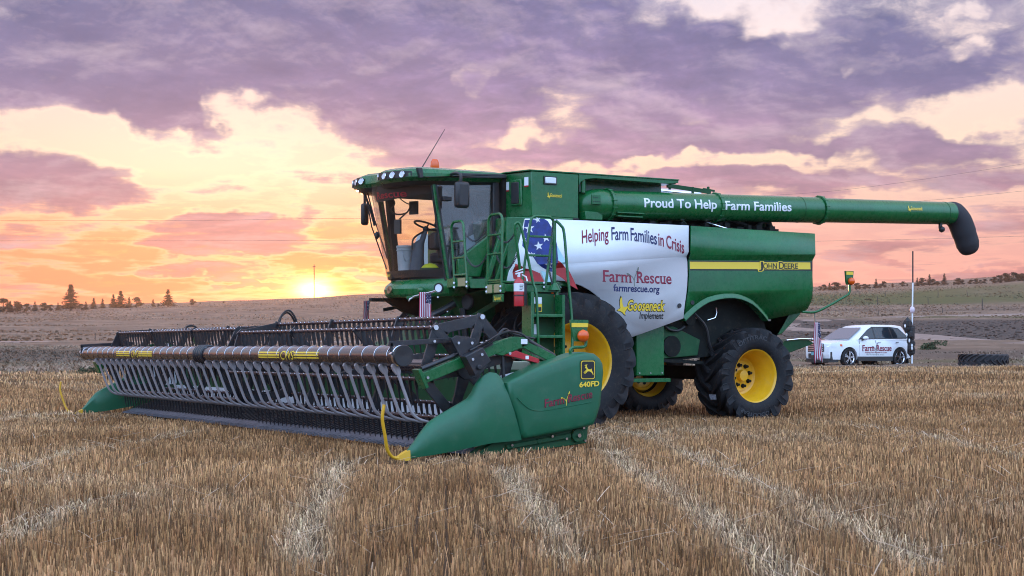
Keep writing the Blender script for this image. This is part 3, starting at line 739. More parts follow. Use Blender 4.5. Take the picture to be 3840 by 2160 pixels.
fw = wheel(comb, (0, -1.955, .978), .978, .50, .545, 20, R_(26), .22, .15, 10, .215)
wheel(comb, (0, -1.28, .978), 0, 0, 0, 0, 0, 0, 0, 0, 0, src=fw)
wheel(comb, (0, 1.28, .978), 0, 0, 0, 0, 0, 0, 0, 0, 0, mirror=True, src=fw)
wheel(comb, (0, 1.955, .978), 0, 0, 0, 0, 0, 0, 0, 0, 0, mirror=True, src=fw)
rw = wheel(comb, (3.55, -1.42, .745), .745, .64, .395, 17, R_(34), .09, .085, 8, .165, name='rear_wheel')
wheel(comb, (3.55, 1.42, .745), 0, 0, 0, 0, 0, 0, 0, 0, 0, mirror=True, src=rw, name='rear_wheel')
# raised letters on the rear tyre wall and its size sticker
def on_wall(c, ang0, r, yv):
    return lambda x, y: (c[0] + (r + y) * math.cos(ang0 - x / r), yv, c[2] + (r + y) * math.sin(ang0 - x / r))
GREY_R = mat('worn rubber letters', (.045, .045, .05), .5)
lettering('tyre_lettering', 'OPTITRAC', on_wall((0, 0, 0), R_(128), .565, -.330), .55, .06, GREY_R, rw.children[0] if rw.children[0].name.startswith('tyre') else rw, .01)
lettering('tyre_lettering', 'GOODYEAR', on_wall((0, 0, 0), R_(292), .575, -.330), .55, .06, GREY_R, rw, .01)
b = MB(); b.add([(-.640, -.185, -.28), (-.625, -.185, -.36), (-.625, -.02, -.36), (-.640, -.02, -.28)], [(0, 1, 2, 3)])
stk = b.build('tyre_sticker', mat('grey sticker', (.30, .31, .36), .5, var=.5, vscale=30), rw, 0)
stk.location = (-.055, 0, 0)

# chassis, axles and the dark works between the wheels
b = MB(); b.bar((0, -1.9, .96), (0, 1.9, .96), .24, .26); P_(b, 'axle', DARK, .01); b = MB(); b.bar((3.55, -1.2, .78), (3.55, 1.2, .78), .18, .22); P_(b, 'axle', DARK, .01)
b = MB(); b.prism([(-.55, 1.05), (.9, 1.0), (2.2, .98), (4.1, 1.15), (4.5, 1.7), (4.5, 2.95), (-.45, 2.98), (-.6, 2.05)], -1.36, 1.36); P_(b, 'separator_housing', DARK)
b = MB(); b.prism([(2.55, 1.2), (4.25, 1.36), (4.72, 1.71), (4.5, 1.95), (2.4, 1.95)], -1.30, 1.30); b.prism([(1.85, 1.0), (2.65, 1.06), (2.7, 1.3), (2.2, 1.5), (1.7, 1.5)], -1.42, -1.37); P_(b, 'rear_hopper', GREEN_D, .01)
b = MB(); b.prism([(4.05, 1.32), (4.36, 1.40), (4.75, 1.72), (4.62, 1.95), (3.9, 1.95)], -1.36, 1.2); P_(b, 'straw_hood', GREEN, .015)
b = MB(); b.prism([(4.45, 1.22), (4.68, 1.32), (5.10, 1.31), (5.22, 1.25), (4.70, 1.10), (4.5, 1.12)], -1.15, 1.1); P_(b, 'chopper_tailboard', GREEN_D, .01)
b = MB(); b.tube([(4.60, -1.18, 1.30), (4.9, -1.18, 1.325), (5.12, -1.18, 1.32)], .012); b.ball((5.14, -1.18, 1.315), .03, 8); P_(b, 'tailboard_strut', CHROME)
b = MB(); b.box((1.48, -1.47, .76), (1.99, -1.16, 1.62)); P_(b, 'service_box', GREEN, .015)
b = MB(); b.box((1.28, -1.62, .665), (2.0, -1.30, .72)); b.box((1.30, -1.46, .72), (1.40, -1.38, 1.45)); P_(b, 'service_step', GREEN, .006)
for x in (1.53, 1.73, 1.94): b = MB(); b.cyl((x, -1.475, .80), (0, 1, 0), .012, .02, 8); P_(b, 'bolt', CHROME)
b = MB()
for i in range(9): b.bar((.95 + .11 * i, -1.40, 1.05 + .02 * i), (1.0 + .12 * i, -1.40, 1.55), .03, .03)
for k in range(6): b.bar((.9, -1.39, 1.0 + k * .09), (1.46, -1.39, 1.0 + k * .09), .02, .02)
b.cyl((2.15, -1.42, 1.2), (0, 1, 0), .16, .06, 24); b.cyl((2.5, -1.41, 1.62), (0, 1, 0), .10, .06, 20); b.bar((1.75, -1.40, 1.0), (2.75, -1.40, .95), .05, .05)
P_(b, 'drive_works', DARK)
b = MB(); b.tube(smooth_path([(2.0, -1.44, 1.52), (2.1, -1.46, 1.45), (2.25, -1.46, 1.44), (2.4, -1.42, 1.5)]), .02); b.tube(smooth_path([(2.6, -1.4, 1.7), (2.8, -1.42, 1.5), (2.9, -1.4, 1.2), (3.1, -1.36, 1.0)]), .025); P_(b, 'hydraulic_hose', BLACK)
b = MB(); b.tube([(2.85, -1.40, 1.60), (3.00, -1.40, 1.64), (3.03, -1.40, 1.72), (3.01, -1.40, 1.80)], .012); P_(b, 'grab_handle', CHROME)
for (x, z, s) in ((2.62, 1.62, .05), (4.02, 1.60, .07)):
    b = MB(); b.box((x, -1.385, z), (x + s * 1.3, -1.38, z + s)); P_(b, 'warning_sticker', WHITE_D)

# ---- side panels
def sheet(outline, vfun, cuts, name, m, off=0., thick=.03, parent=None):
    """sheet-metal panel: outline in (x, z), creased along the cut lines, pushed to depth vfun(x, z)"""
    bm = bmesh.new(); bm.faces.new([bm.verts.new((x, 0, z)) for x, z in outline])
    for (x0, z0), (nx, nz) in cuts:
        bmesh.ops.bisect_plane(bm, geom=bm.verts[:] + bm.edges[:] + bm.faces[:], plane_co=(x0, 0, z0), plane_no=(nx, 0, nz))
    bmesh.ops.triangulate(bm, faces=[f for f in bm.faces if len(f.verts) > 4])
    for v in bm.verts: v.co.y = vfun(v.co.x, v.co.z) + off
    bmesh.ops.recalc_face_normals(bm, faces=bm.faces)
    if sum(f.normal.y for f in bm.faces) > 0: bmesh.ops.reverse_faces(bm, faces=bm.faces)
    b = MB(); bm.verts.ensure_lookup_table(); b.add([v.co[:] for v in bm.verts], [[v.index for v in f.verts] for f in bm.faces]); bm.free()
    me = bpy.data.meshes.new(name); me.from_pydata(b.v, [], b.f); me.materials.append(m)
    me.polygons.foreach_set('use_smooth', [True] * len(me.polygons)); me.set_sharp_from_angle(angle=R_(14)); me.update()
    o = link(name, me, parent or comb, Vector())
    if thick: s = o.modifiers.new('thickness', 'SOLIDIFY'); s.thickness = thick; s.offset = -1
    return o
def vw(x, z):
    zc = 2.33 + .10 * (x - .13); zl = 1.985 + .062 * x
    if z >= zc + .075: v = -1.705 + (z - zc - .075) * .05
    elif z >= zc: v = -1.645 - .060 * (z - zc) / .075
    elif z >= zl: v = -1.645 - (zc - z) * .035
    else: v = -1.645 - (zc - zl) * .035 + (zl - z) * .06
    return v
WCUT = [((.13, 2.33), (-.1, 1)), ((.13, 2.405), (-.1, 1)), ((0, 1.985), (-.062, 1))]
arch = [(x, z) for x, _, z in arc((0, 0, .98), 1.16, 22, 118, 14)]
WOUT = [(-.56, 3.0), (-.12, 3.01), (.73, 3.015), (2.285, 3.015), (2.27, 2.75), (2.268, 2.55), (2.285, 2.47), (2.285, 2.28), (2.265, 2.0), (2.24, 1.81), (2.225, 1.62), (1.62, 1.43), (1.15, 1.29)] + arch + [(-.86, 2.05), (-.80, 2.25), (-.70, 2.55)]
white_panel = sheet(WOUT, vw, WCUT, 'side_panel', WHITE)
tag(white_panel, 'white wrapped side panel with flag picture and lettering')
def vg(x, z):
    z1 = 2.57 + .035 * (x - 2.32); z0 = 2.50 + .022 * (x - 2.32); zl = 2.03 + .035 * (x - 2.32)
    if z >= z1: v = -1.715 + (z - z1) * .04
    elif z >= z0: v = -1.635 - .08 * (z - z0) / (z1 - z0)
    elif z >= zl: v = -1.635 - .02 * (z0 - z) / (z0 - zl)
    else: v = -1.655 + (zl - z) * .16
    if x > 4.74: v += (x - 4.74) * 1.1
    return v
GOUT = [(2.32, 3.01), (4.74, 2.985), (4.87, 2.98), (4.87, 2.68), (4.80, 2.55), (4.81, 2.44), (4.83, 2.12), (4.68, 1.80), (4.60, 1.74), (3.86, 1.615), (3.74, 1.72), (3.62, 1.81), (3.52, 1.868), (3.41, 1.91), (3.28, 1.945), (3.15, 1.96), (2.98, 1.955), (2.82, 1.93), (2.68, 1.893), (2.57, 1.84), (2.45, 1.76), (2.34, 1.67), (2.262, 1.60), (2.285, 1.85), (2.325, 2.28), (2.325, 2.50), (2.305, 2.56)]
GCUT = [((2.32, 2.57), (-.035, 1)), ((2.32, 2.50), (-.022, 1)), ((2.32, 2.03), (-.035, 1)), ((4.74, 2), (1, 0))]
green_panel = sheet(GOUT, vg, GCUT, 'side_panel', GREEN); tag(green_panel, 'green rear side panel with yellow stripe')
for nm, outl, fv, cuts, m in (('side_panel', WOUT, vw, WCUT, WHITE), ('side_panel', GOUT, vg, GCUT, GREEN)):
    sheet(outl, lambda x, z, f=fv: -f(x, z), cuts, nm, m)
lip = [(3.86, 1.615), (3.74, 1.72), (3.62, 1.81), (3.52, 1.868), (3.41, 1.91), (3.28, 1.945), (3.15, 1.96), (2.98, 1.955), (2.82, 1.93), (2.68, 1.893), (2.57, 1.84), (2.45, 1.76), (2.34, 1.67), (2.262, 1.60)]
b = MB(); b.loft([[(x + .03 * math.copysign(1, x - 3.1) * min(1, abs(x - 3.1)) * 2 * .6, vg(x, z) - .012, z + .05), (x, vg(x, z) - .05, z + .002), (x, vg(x, z) - .05, z - .022), (x, vg(x, z) + .10, z - .022), (x, vg(x, z) + .10, z + .02)] for x, z in lip]); P_(b, 'fender_lip', GREEN, smooth=50)
for x, z, f in ((2.14, 1.81, vw), (2.39, 1.86, vg)):
    b = MB(); b.cyl((x, f(x, z) - .004, z), (0, 1, 0), .034, .02, 16); P_(b, 'panel_latch', BLACK)
# rear hood closing the back
b = MB(); b.prism([(2.0, 1.9), (4.8, 1.95), (4.80, 2.96), (2.0, 2.99)], -1.58, 1.58); b.prism([(4.8, 2.75), (4.86, 2.85), (4.93, 2.75), (4.93, 2.62), (4.86, 2.55), (4.8, 2.6)], -1.0, .9); P_(b, 'rear_hood', DARK)
# yellow stripe, its black border, and the maker's name
def on_panel(f, off): return lambda x, z: (x, f(x, z) - off, z)
sheet([(2.335, 2.345), (4.735, 2.400), (4.735, 2.545), (2.335, 2.490)], vg, GCUT[1:2], 'stripe_border', BLACK_D, -.003, 0, green_panel)
sheet([(2.335, 2.365), (4.70, 2.420), (4.70, 2.530), (2.335, 2.475)], vg, GCUT[1:2], 'stripe', YEL_DECAL, -.006, 0, green_panel)
def deere(x0, z0, w, h, f, off, m, bold, name):
    fn = lambda dx: (lambda x, y: on_panel(f, off)(x0 + dx + x, z0 + .02 * (dx + x) + y))
    for s, dx, ww, k in (('J', 0, .075, 1), ('OHN', .085, .27, .8), ('D', .40, .095, 1), ('EERE', .505, .275, .8)):
        lettering(name, s, fn(dx * w / .78), ww * w / .78, h * k, m, green_panel, bold)
deere(3.66, 2.405, .78, .105, vg, .009, YEL_DECAL, .085, 'maker_lettering_outline')
deere(3.66, 2.405, .78, .105, vg, .012, BLACK_D, .012, 'maker_lettering')
# flag picture on the white panel
def dec_px(px, py, s, x0, y0, off):
    px, py = x0 + px * s, y0 + py * s; v = -1.68
    for _ in range(3): p = on_side(px, py, v); v = vw(p.x, p.z) - off
    return (p.x, v, p.z)
def flag_decal(name, pts, m, off):
    uv = [dec_px(a, c, 620 / 1872, 1680, 760, 0) for a, c in pts]
    sheet([(p[0], p[2]) for p in uv], vw, WCUT, name, m, -off, 0, white_panel)
flag_decal('flag_blue_field', [(868, 196), (1085, 182), (1130, 210), (1200, 330), (1232, 470), (1245, 660), (1215, 800), (1130, 765), (1060, 730), (1010, 690), (980, 640), (935, 575), (880, 530), (840, 490), (850, 330)], BLUE_D, .003)
flag_decal('flag_stripe', [(760, 690), (800, 705), (880, 745), (960, 765), (1040, 800), (1090, 900), (1110, 945), (990, 920), (880, 900), (740, 860), (735, 760)], CRIMSON, .003)
flag_decal('flag_stripe', [(1245, 655), (1300, 700), (1370, 770), (1420, 870), (1470, 985), (1380, 935), (1300, 860), (1205, 800)], CRIMSON, .003)
flag_decal('flag_tint', [(1232, 480), (1290, 590), (1340, 690), (1300, 698), (1247, 654)], CYAN_D, .003)
flag_decal('flag_tint', [(1050, 770), (1120, 790), (1180, 900), (1290, 960), (1200, 950), (1090, 880)], CYAN_D, .003)
for cx, cy, r, ro in ((918, 292, 62, .1), (1012, 195, 38, .3), (1105, 400, 52, .2), (1025, 490, 55, .15), (858, 425, 36, .5), (1140, 705, 50, .1), (955, 595, 40, .4)):
    flag_decal('flag_star', [(a, c) for a, c in [(p[0], p[1]) for p in star(cx, cy, r, math.pi + ro)]], WHITE_D, .006)
# slogans
def arch_fn(x, y):
    u = .375 + x * 1.365; t = (x - .66) / .66
    z = 2.635 + .115 * (1 - t * t) - .045 * t + y
    return (u, vw(u, z) - .004, z)
for s, x0, w, m in (('Helping', 0, .335, RED_D), ('Farm', .375, .215, NAVY), ('Families', .622, .34, NAVY), ('in', .985, .07, RED_D), ('Crisis', 1.09, .235, RED_D)):
    lettering('slogan_lettering', s, lambda x, y, x0=x0: arch_fn(x0 + x, y), w, .185, m, white_panel, .012)
wfn = lambda x0, z0, sl=0.: (lambda x, y, layer=1: (x0 + x, vw(x0 + x, z0 + sl * x + y) - .003 * layer, z0 + sl * x + y))
def wp(a, c): q = on_side(1800 + a * .4692, 560 + c * .4692, -1.66); return q.x, q.z
(xa, za), (xb, zb) = wp(988, 1056), wp(1530, 1076); farm_rescue(white_panel, wfn(xa, za, (zb - za) / (xb - xa)), xb - xa, .165, RED_D, GREY_D)
(xa, za), (xb, zb) = wp(1068, 1133), wp(1434, 1144); lettering('web_lettering', 'farmrescue.org', wfn(xa, za, (zb - za) / (xb - xa)), xb - xa, .098, NAVY, white_panel, .02)
(xa, za), (xb, zb) = wp(1070, 1285), wp(1475, 1292); gooseneck(white_panel, wfn(xa, za, (zb - za) / (xb - xa)), xb - xa, .150)

# ---- grain tank
TV = -1.50
b = MB(); b.plan([(-.36, TV), (.44, TV), (.44, -1.1), (2.2, -1.1), (2.2, 1.5), (-.36, 1.5), (-.50, .9), (-.50, -.98)], 3.055, 3.70); P_(b, 'grain_tank', GREEN, .012)
b = MB(); b.prism([(.443, 3.06), (.443, 3.53), (.48, 3.59), (.57, 3.635), (.73, 3.655), (2.03, 3.645), (2.23, 3.67), (2.23, 3.705), (.443, 3.705)], TV, TV + .04)
b.prism([(.443, 3.655), (2.21, 3.655), (2.23, 3.705), (.443, 3.705)], TV + .04, -1.1); P_(b, 'tank_overhang', GREEN, .008)
b = MB(); b.plan([(-.40, TV - .012), (2.24, TV - .012), (2.24, 1.52), (-.40, 1.52), (-.53, .9), (-.53, -1.0)], 3.705, 3.722); P_(b, 'tank_rim', GREEN, .004)
b = MB(); b.box((-.358, TV - .02, 3.04), (.44, TV + .05, 3.056)); P_(b, 'tank_seam', BLACK)
b = MB(); b.box((-.14, TV - .035, 3.535), (.04, TV, 3.625)); P_(b, 'tank_lamp', LENS, .012)
b = MB(); b.box((-.16, TV - .018, 3.52), (.06, TV, 3.64)); P_(b, 'lamp_bezel', BLACK, .006)
gooseneck(comb, lambda x, y, layer=1: (-.13 + x, TV - .003 * layer, 3.345 + y), .28, .052, False, False)
# front corner face of the tank with its black intake
fa, fb = Vector((-.50, -.98, 0)), Vector((-.36, TV, 0)); fd = (fb - fa).normalized(); fnn = Vector((fd.y, -fd.x, 0)) * (1 if Vector((fd.y, -fd.x, 0)).x < 0 else -1)
def on_corner(s, z, off): p = fa + fd * s + fnn * off; return (p.x, p.y, z)
def corner_box(s0, s1, z0, z1, t0, t1):
    b = MB(); b.loft([[on_corner(s0, z0, t), on_corner(s1, z0, t), on_corner(s1, z1, t), on_corner(s0, z1, t)] for t in (t0, t1)]); return b
P_(corner_box(.14, .36, 3.22, 3.60, 0, .03), 'intake_surround', GREEN, .015); P_(corner_box(.17, .32, 3.25, 3.56, .028, .045), 'intake_grille', BLACK, .01)
P_(corner_box(.03, .09, 3.46, 3.58, 0, .004), 'warning_sticker', WHITE_D); P_(corner_box(.40, .48, 3.50, 3.62, 0, .004), 'warning_sticker', WHITE_D)
P_(corner_box(.03, .09, 3.44, 3.46, 0, .005), 'warning_sticker', RED); P_(corner_box(.40, .48, 3.48, 3.50, 0, .005), 'warning_sticker', RED)

# ---- unloading pipe folded along the side
AXV = -1.43
def axp(x): return Vector((x, AXV, 3.282 + (x - 1.0) * .0265))
def ring_at(x, r): p = axp(x); return [(p.x, p.y + r * math.sin(a), p.z + r * math.cos(a)) for a in [k * math.tau / 40 for k in range(40)]]
b = MB(); b.loft([ring_at(x, r) for x, r in ((.96, .215), (4.98, .205), (5.02, .205))]); pipe = P_(b, 'unloading_pipe', GREEN)
b = MB(); b.loft([ring_at(x, r) for x, r in ((5.06, .196), (7.98, .190))]); P_(b, 'unloading_pipe', GREEN)
for x, r in ((.97, .245), (2.97, .232), (5.06, .232)):
    b = MB(); b.loft([ring_at(x - .022, r), ring_at(x + .022, r)])
    for k in range(14):
        a = k * math.tau / 14; p = axp(x); b.cyl((p.x, p.y + (r - .005) * math.sin(a), p.z + (r - .005) * math.cos(a)), (1, 0, 0), .011, .075, 6)
    P_(b, 'pipe_flange', GREEN, .004)
for x in (.90, 4.62, 7.80):
    b = MB(); b.loft([ring_at(x - .004, .218 if x < 2 else (.209 if x < 5 else .194)), ring_at(x + .004, .218 if x < 2 else (.209 if x < 5 else .194))]); P_(b, 'pipe_seam', GREEN_D)
b = MB(); path = smooth_path([(.97, AXV, 3.281), (.82, AXV + .01, 3.276), (.68, AXV + .09, 3.268), (.62, AXV + .28, 3.26), (.62, -.9, 3.26)], 5); b.tube(path, [.215 + .02 * math.sin(min(1, i / 10) * math.pi) for i in range(len(path))], 28); P_(b, 'pipe_elbow', GREEN, smooth=60)
b = MB(); b.box((.50, AXV - .16, 3.04), (.80, -1.1, 3.16)); P_(b, 'pipe_bracket', GREEN, .01); b = MB(); b.tube([(.55, AXV - .02, 3.44), (.55, AXV - .02, 3.62)], .035, 10); P_(b, 'pipe_stay', GREEN)
b = MB(); b.box((.57, AXV - .225, 3.26), (.72, AXV - .20, 3.40)); P_(b, 'elbow_plate', GREEN, .006)
b = MB()
for i in range(7): b.cyl((.595 + .033 * (i % 4), AXV - .226, 3.30 + .06 * (i // 4)), (0, 1, 0), .008, .01, 6)
P_(b, 'bolts', BLACK)
b = MB(); b.box((1.02, AXV - .22, 3.155), (1.50, AXV - .05, 3.17)); b.box((1.02, AXV - .235, 3.10), (1.46, AXV - .05, 3.115)); P_(b, 'pipe_rest', GREEN)
b = MB(); sp = smooth_path([(7.96, AXV, 3.467), (8.06, AXV, 3.455), (8.19, AXV - .01, 3.34), (8.31, AXV - .02, 3.10), (8.39, AXV - .02, 2.92), (8.44, AXV - .02, 2.80)], 5)
b.tube(sp, [.196, .197, .199, .202, .206] + [.212] * 5 + [.215] * 5 + [.205] * 5 + [.19, .185, .175, .16, .14, .10], 28, flat=.9); P_(b, 'discharge_spout', mat('black rubber spout', (.022, .020, .024), .7, bump=.6, bscale=140), smooth=60)
b = MB(); b.bar((7.70, AXV - .05, 3.28), (7.70, AXV - .05, 3.20), .04, .05); b.ball((7.71, AXV - .07, 3.18), .055, 10); P_(b, 'spout_lamp', BLACK)
b = MB(); b.tube([(2.2, -.98, 3.575), (3.0, -.98, 3.56)], .075, 16); b.ball((2.2, -.98, 3.575), .074, 12); P_(b, 'exhaust_pipe', CHROME)
b = MB(); b.bar((2.25, -1.18, 3.66), (3.06, -1.2, 3.60), .035, .06); b.bar((2.30, -1.18, 3.60), (2.30, -1.18, 3.74), .03, .03); b.bar((2.72, -1.2, 3.52), (2.72, -1.2, 3.66), .03, .03); b.bar((3.02, -1.2, 3.52), (3.02, -1.2, 3.68), .03, .03); b.bar((2.92, -1.2, 3.64), (3.14, -1.2, 3.62), .02, .03); P_(b, 'pipe_cradle', GREEN_D)
def on_pipe(x0, h0, r=None):
    def f(x, y):
        q = (r or .215 - .0025 * (x0 + x - .96)) + .003; return (x0 + x, AXV - q * math.cos((h0 + y) / q), axp(x0 + x).z + q * math.sin((h0 + y) / q))
    return f
PA, PB = on_side(1800 + 1312 * .4692, 768, AXV - .2).x, on_side(1800 + 1888 * .4692, 768, AXV - .2).x; PC, PD = on_side(2560 + 305 * .4969, 770, AXV - .2).x, on_side(2560 + 812 * .4969, 770, AXV - .2).x
lettering('slogan_lettering', 'Proud To Help', on_pipe(PA, -.035), PB - PA, .135, WHITE_D, pipe, .02, rows=8)
lettering('slogan_lettering', 'Farm Families', on_pipe(PC + .045, -.045), PD - PC - .03, .135, WHITE_D, pipe, .02, rows=8)
gooseneck(comb, lambda x, y, layer=1: on_pipe(6.78, .02, .193 + .002 * layer)(x, y), .36, .062, False, False, 5)
# engine deck clutter under the pipe
b = MB(); b.box((.5, -1.35, 3.0), (4.3, 1.3, 3.06)); b.box((3.0, -1.2, 3.06), (4.2, .9, 3.30)); b.box((2.3, -1.25, 3.06), (2.9, 1.0, 3.2))
for i in range(16):
    x = .8 + i * .21 + random.random() * .1; b.box((x, -1.42 - .1 * random.random(), 3.0), (x + .05 + .08 * random.random(), -1.2, 3.05 + .07 * random.random()))
b.tube(smooth_path([(3.0, -1.4, 3.02), (3.2, -1.42, 3.14), (3.5, -1.42, 3.12), (3.7, -1.4, 3.02)]), .03); b.tube(smooth_path([(3.8, -1.4, 3.0), (3.9, -1.42, 3.16), (4.05, -1.4, 3.14), (4.1, -1.35, 3.0)]), .045, 10); P_(b, 'engine_deck', DARK)
b = MB(); b.prism([(4.05, 3.0), (4.30, 3.0), (4.22, 3.12), (4.18, 3.2), (4.05, 3.2)], -1.3, -.2); P_(b, 'deck_end_plate', GREEN_D)
b = MB(); b.tube([(2.78, -1.45, 3.10), (3.05, -1.5, 3.03), (3.2, -1.5, 3.0)], .018); b.tube([(2.3, -1.45, 3.05), (2.36, -1.46, 3.1), (2.42, -1.45, 3.05)], .012); P_(b, 'fuel_line', CHROME)

# ---- body front behind the platform
b = MB(); b.plan([(-.62, -1.24), (-.30, -1.58), (.3, -1.58), (.3, 1.58), (-.30, 1.58), (-.62, 1.24)], 2.06, 3.05); P_(b, 'body_front', GREEN, .015)
b = MB(); b.bar((-.88, -1.12, 2.12), (-.60, -1.16, 3.0), .07, .07); b.bar((-.78, -1.20, 2.12), (-.47, -1.26, 3.0), .05, .05); P_(b, 'body_strut', GREEN, .01)
b = MB(); b.box((-.56, -1.02, 2.2), (-.50, 1.02, 3.66)); P_(b, 'body_gap', DARK)

# ---- cab
def rib(v, u_edge, bulge): return u_edge - bulge * (1 - (v / .86) ** 2)
ROOF = [(-.50, -1.0), (-1.30, -1.06), (-1.84, -1.05), (-2.02, -.96), (-2.16, -.62), (-2.20, -.34), (-2.14, -.20), (-2.10, 0), (-2.14, .20), (-2.20, .34), (-2.16, .62), (-2.02, .96), (-1.84, 1.05), (-1.30, 1.06), (-.50, 1.0)]
def ringz(k, z, dz=0.): return [(-1.35 + (x + 1.35) * k, y * k, z + dz * (x + 1.35)) for x, y in ROOF]
b = MB(); b.loft([ringz(.90, 3.535, .03), ringz(.97, 3.57, .03), ringz(1.0, 3.60, .03), ringz(1.0, 3.645, .02), ringz(.965, 3.70, .005), ringz(.86, 3.735, 0), ringz(.4, 3.75, 0)]); P_(b, 'cab_roof', GREEN, smooth=28)
b = MB(); b.loft([ringz(.86, 3.50, .035), ringz(.905, 3.52, .03), ringz(.93, 3.55, .03)]); P_(b, 'roof_underside', BLACK, smooth=28)
b = MB(); b.loft([[(x, -1.066, z) for x, z in ((-1.95, 3.70), (-1.88, 3.70), (-1.86, 3.56), (-1.92, 3.56))], [(x, -.99, z + .005) for x, z in ((-1.95, 3.70), (-1.88, 3.70), (-1.86, 3.56), (-1.92, 3.56))]]); b.prism([(-1.34, 3.66), (-.52, 3.685), (-.52, 3.63), (-1.86, 3.57), (-1.80, 3.585), (-1.40, 3.60)], -1.072, -1.0); P_(b, 'roof_trim', BLACK, .006)
def roof_point(v, z, off):                    # point and outward normal on the roof's front face
    R2 = ROOF
    for (x0, y0), (x1, y1) in zip(R2[1:], R2[2:]):
        if min(y0, y1) <= v <= max(y0, y1) and abs(y1 - y0) > .02 and x0 < -1.8:
            t = (v - y0) / (y1 - y0); n = Vector((-(abs(y1 - y0)), -(x1 - x0) * (1 if y1 > y0 else -1) * -1, 0)); n = Vector((-(y1 - y0), (x1 - x0), 0)); n = n if n.x < 0 else -n
            n.normalize(); return Vector((x0 + (x1 - x0) * t, v, z)) + n * off, n
for s in (-1, 1):
    q = []
    for v in (.25, .34, .5, .66, .82, .97):
        q.append(s * v)
    rings = []
    for i, v in enumerate(q):
        p, n = roof_point(v, 3.625, .012); h = .05 if 0 < i < 5 else .03; rings.append([tuple(p + Vector((0, 0, h))), tuple(p + Vector((0, 0, -h))), tuple(p - n * .05 + Vector((0, 0, -h))), tuple(p - n * .05 + Vector((0, 0, h)))])
    b = MB(); b.loft(rings); P_(b, 'light_pod', BLACK)
    for v in (.30, .48, .66, .83):
        p, n = roof_point(s * v, 3.622, .014); b = MB(); b.cyl(p, n, .040, .02, 18); P_(b, 'work_light', LENS)
        b = MB(); b.lathe([(.040, -.004), (.050, .004), (.046, .014), (.040, .012)], p, n, 18); P_(b, 'light_ring', CHROME)
b = MB(); b.lathe([(.001, 0), (.075, 0), (.078, .03), (.066, .045), (.05, .05)], (-1.29, -.3, 3.755), (0, 0, 1), 16); P_(b, 'beacon_base', BLACK)
b = MB(); b.lathe([(.060, .045), (.066, .08), (.060, .14), (.040, .18), (.001, .19)], (-1.29, -.3, 3.755), (0, 0, 1), 16); P_(b, 'beacon_lamp', ORANGE_L)
b = MB(); b.tube([(-1.31, .2, 3.76), (-1.29, .2, 3.80), (-.86, .2, 4.47)], [.028, .010, .004], 6); P_(b, 'aerial', BLACK)
b = MB(); [b.cyl((x, y, 3.75), (0, 0, 1), .018, .05, 8) for x, y in ((-1.55, -.5), (-.95, -.6), (-.7, -.2))]; P_(b, 'roof_fitting', BLACK)
# windscreen, side panes, posts
vs_ = [-.86 + .172 * i for i in range(11)]
b = MB(); b.loft([[(rib(v, -1.40, .42), v, 2.19), ] + [(rib(v, -1.40 - .18 * t, .42 + .12 * t), v, 2.19 + 1.35 * t) for t in (.33, .66, 1.)] for v in vs_], closed=False, caps=False); P_(b, 'windscreen', GLASS, smooth=60)
b = MB(); b.add([(-1.385, -.875, 2.2), (-1.63, -.90, 3.55), (-.63, -.90, 3.60), (-.60, -.875, 2.85), (-1.24, -.875, 2.46)], [(0, 1, 2, 3, 4)]); P_(b, 'door_pane', GLASS_D, smooth=0)
b = MB(); b.add([(-1.385, .875, 2.2), (-1.63, .90, 3.55), (-.63, .90, 3.60), (-.60, .875, 2.4)], [(0, 1, 2, 3)]); P_(b, 'side_pane', GLASS, smooth=0)
for s in (-1, 1):
    b = MB(); b.bar((-1.375, s * .875, 2.14), (-1.63, s * .895, 3.56), .045, .05); P_(b, 'front_post', GREEN, .008)
    b = MB(); (b.bar((-1.36, .80, 2.14), (-1.50, .82, 3.56), .09, .10) if s > 0 else None); b.bar((-1.345, s * .885, 2.14), (-1.60, s * .905, 3.56), .03, .03); b.bar((-1.405, s * .865, 2.14), (-1.66, s * .885, 3.56), .025, .03); P_(b, 'post_seal', BLACK)
    b = MB(); b.bar((-.575, s * .88, 2.2), (-.62, s * .90, 3.62), .07, .11); P_(b, 'rear_post', BLACK, .01)
b = MB(); b.bar((-.59, -.9, 2.18), (-.66, -.91, 3.6), .03, .035); b.bar((-1.39, -.88, 2.19), (-1.24, -.885, 2.46), .03, .03); b.bar((-1.24, -.885, 2.46), (-.6, -.885, 2.86), .03, .03)
b.box((-1.50, -.97, 3.27), (-1.36, -.90, 3.33)); P_(b, 'door_frame', BLACK, .006)
b = MB(); b.plan([(-.57, -.87), (-1.38, -.87), (-1.68, -.35), (-1.68, .35), (-1.38, .87), (-.57, .87)], 2.13, 2.20); b.box((-.60, -.86, 2.2), (-.57, .86, 2.75)); b.box((-.60, -.30, 2.75), (-.57, .05, 3.55))
b.box((-.60, -.86, 3.45), (-.57, .86, 3.58)); b.plan([(-.57, -.87), (-1.5, -.87), (-1.8, -.4), (-1.8, .4), (-1.5, .87), (-.57, .87)], 3.46, 3.49); P_(b, 'cab_lining', mat('grey cab trim', (.045, .043, .045), .7))
b = MB(); b.loft([[(rib(v, -1.385, .42), v, 2.195), (rib(v, -1.405, .42), v, 2.30), (rib(v, -1.36, .40), v, 2.30), (rib(v, -1.36, .40), v, 2.195)] for v in vs_]); P_(b, 'screen_sill', BLACK)
gooseneck(comb, lambda x, y, layer=1: (rib(.30 - x, -1.405, .42) - .004 * layer, .30 - x, 2.225 + y), .22, .045, False, False)
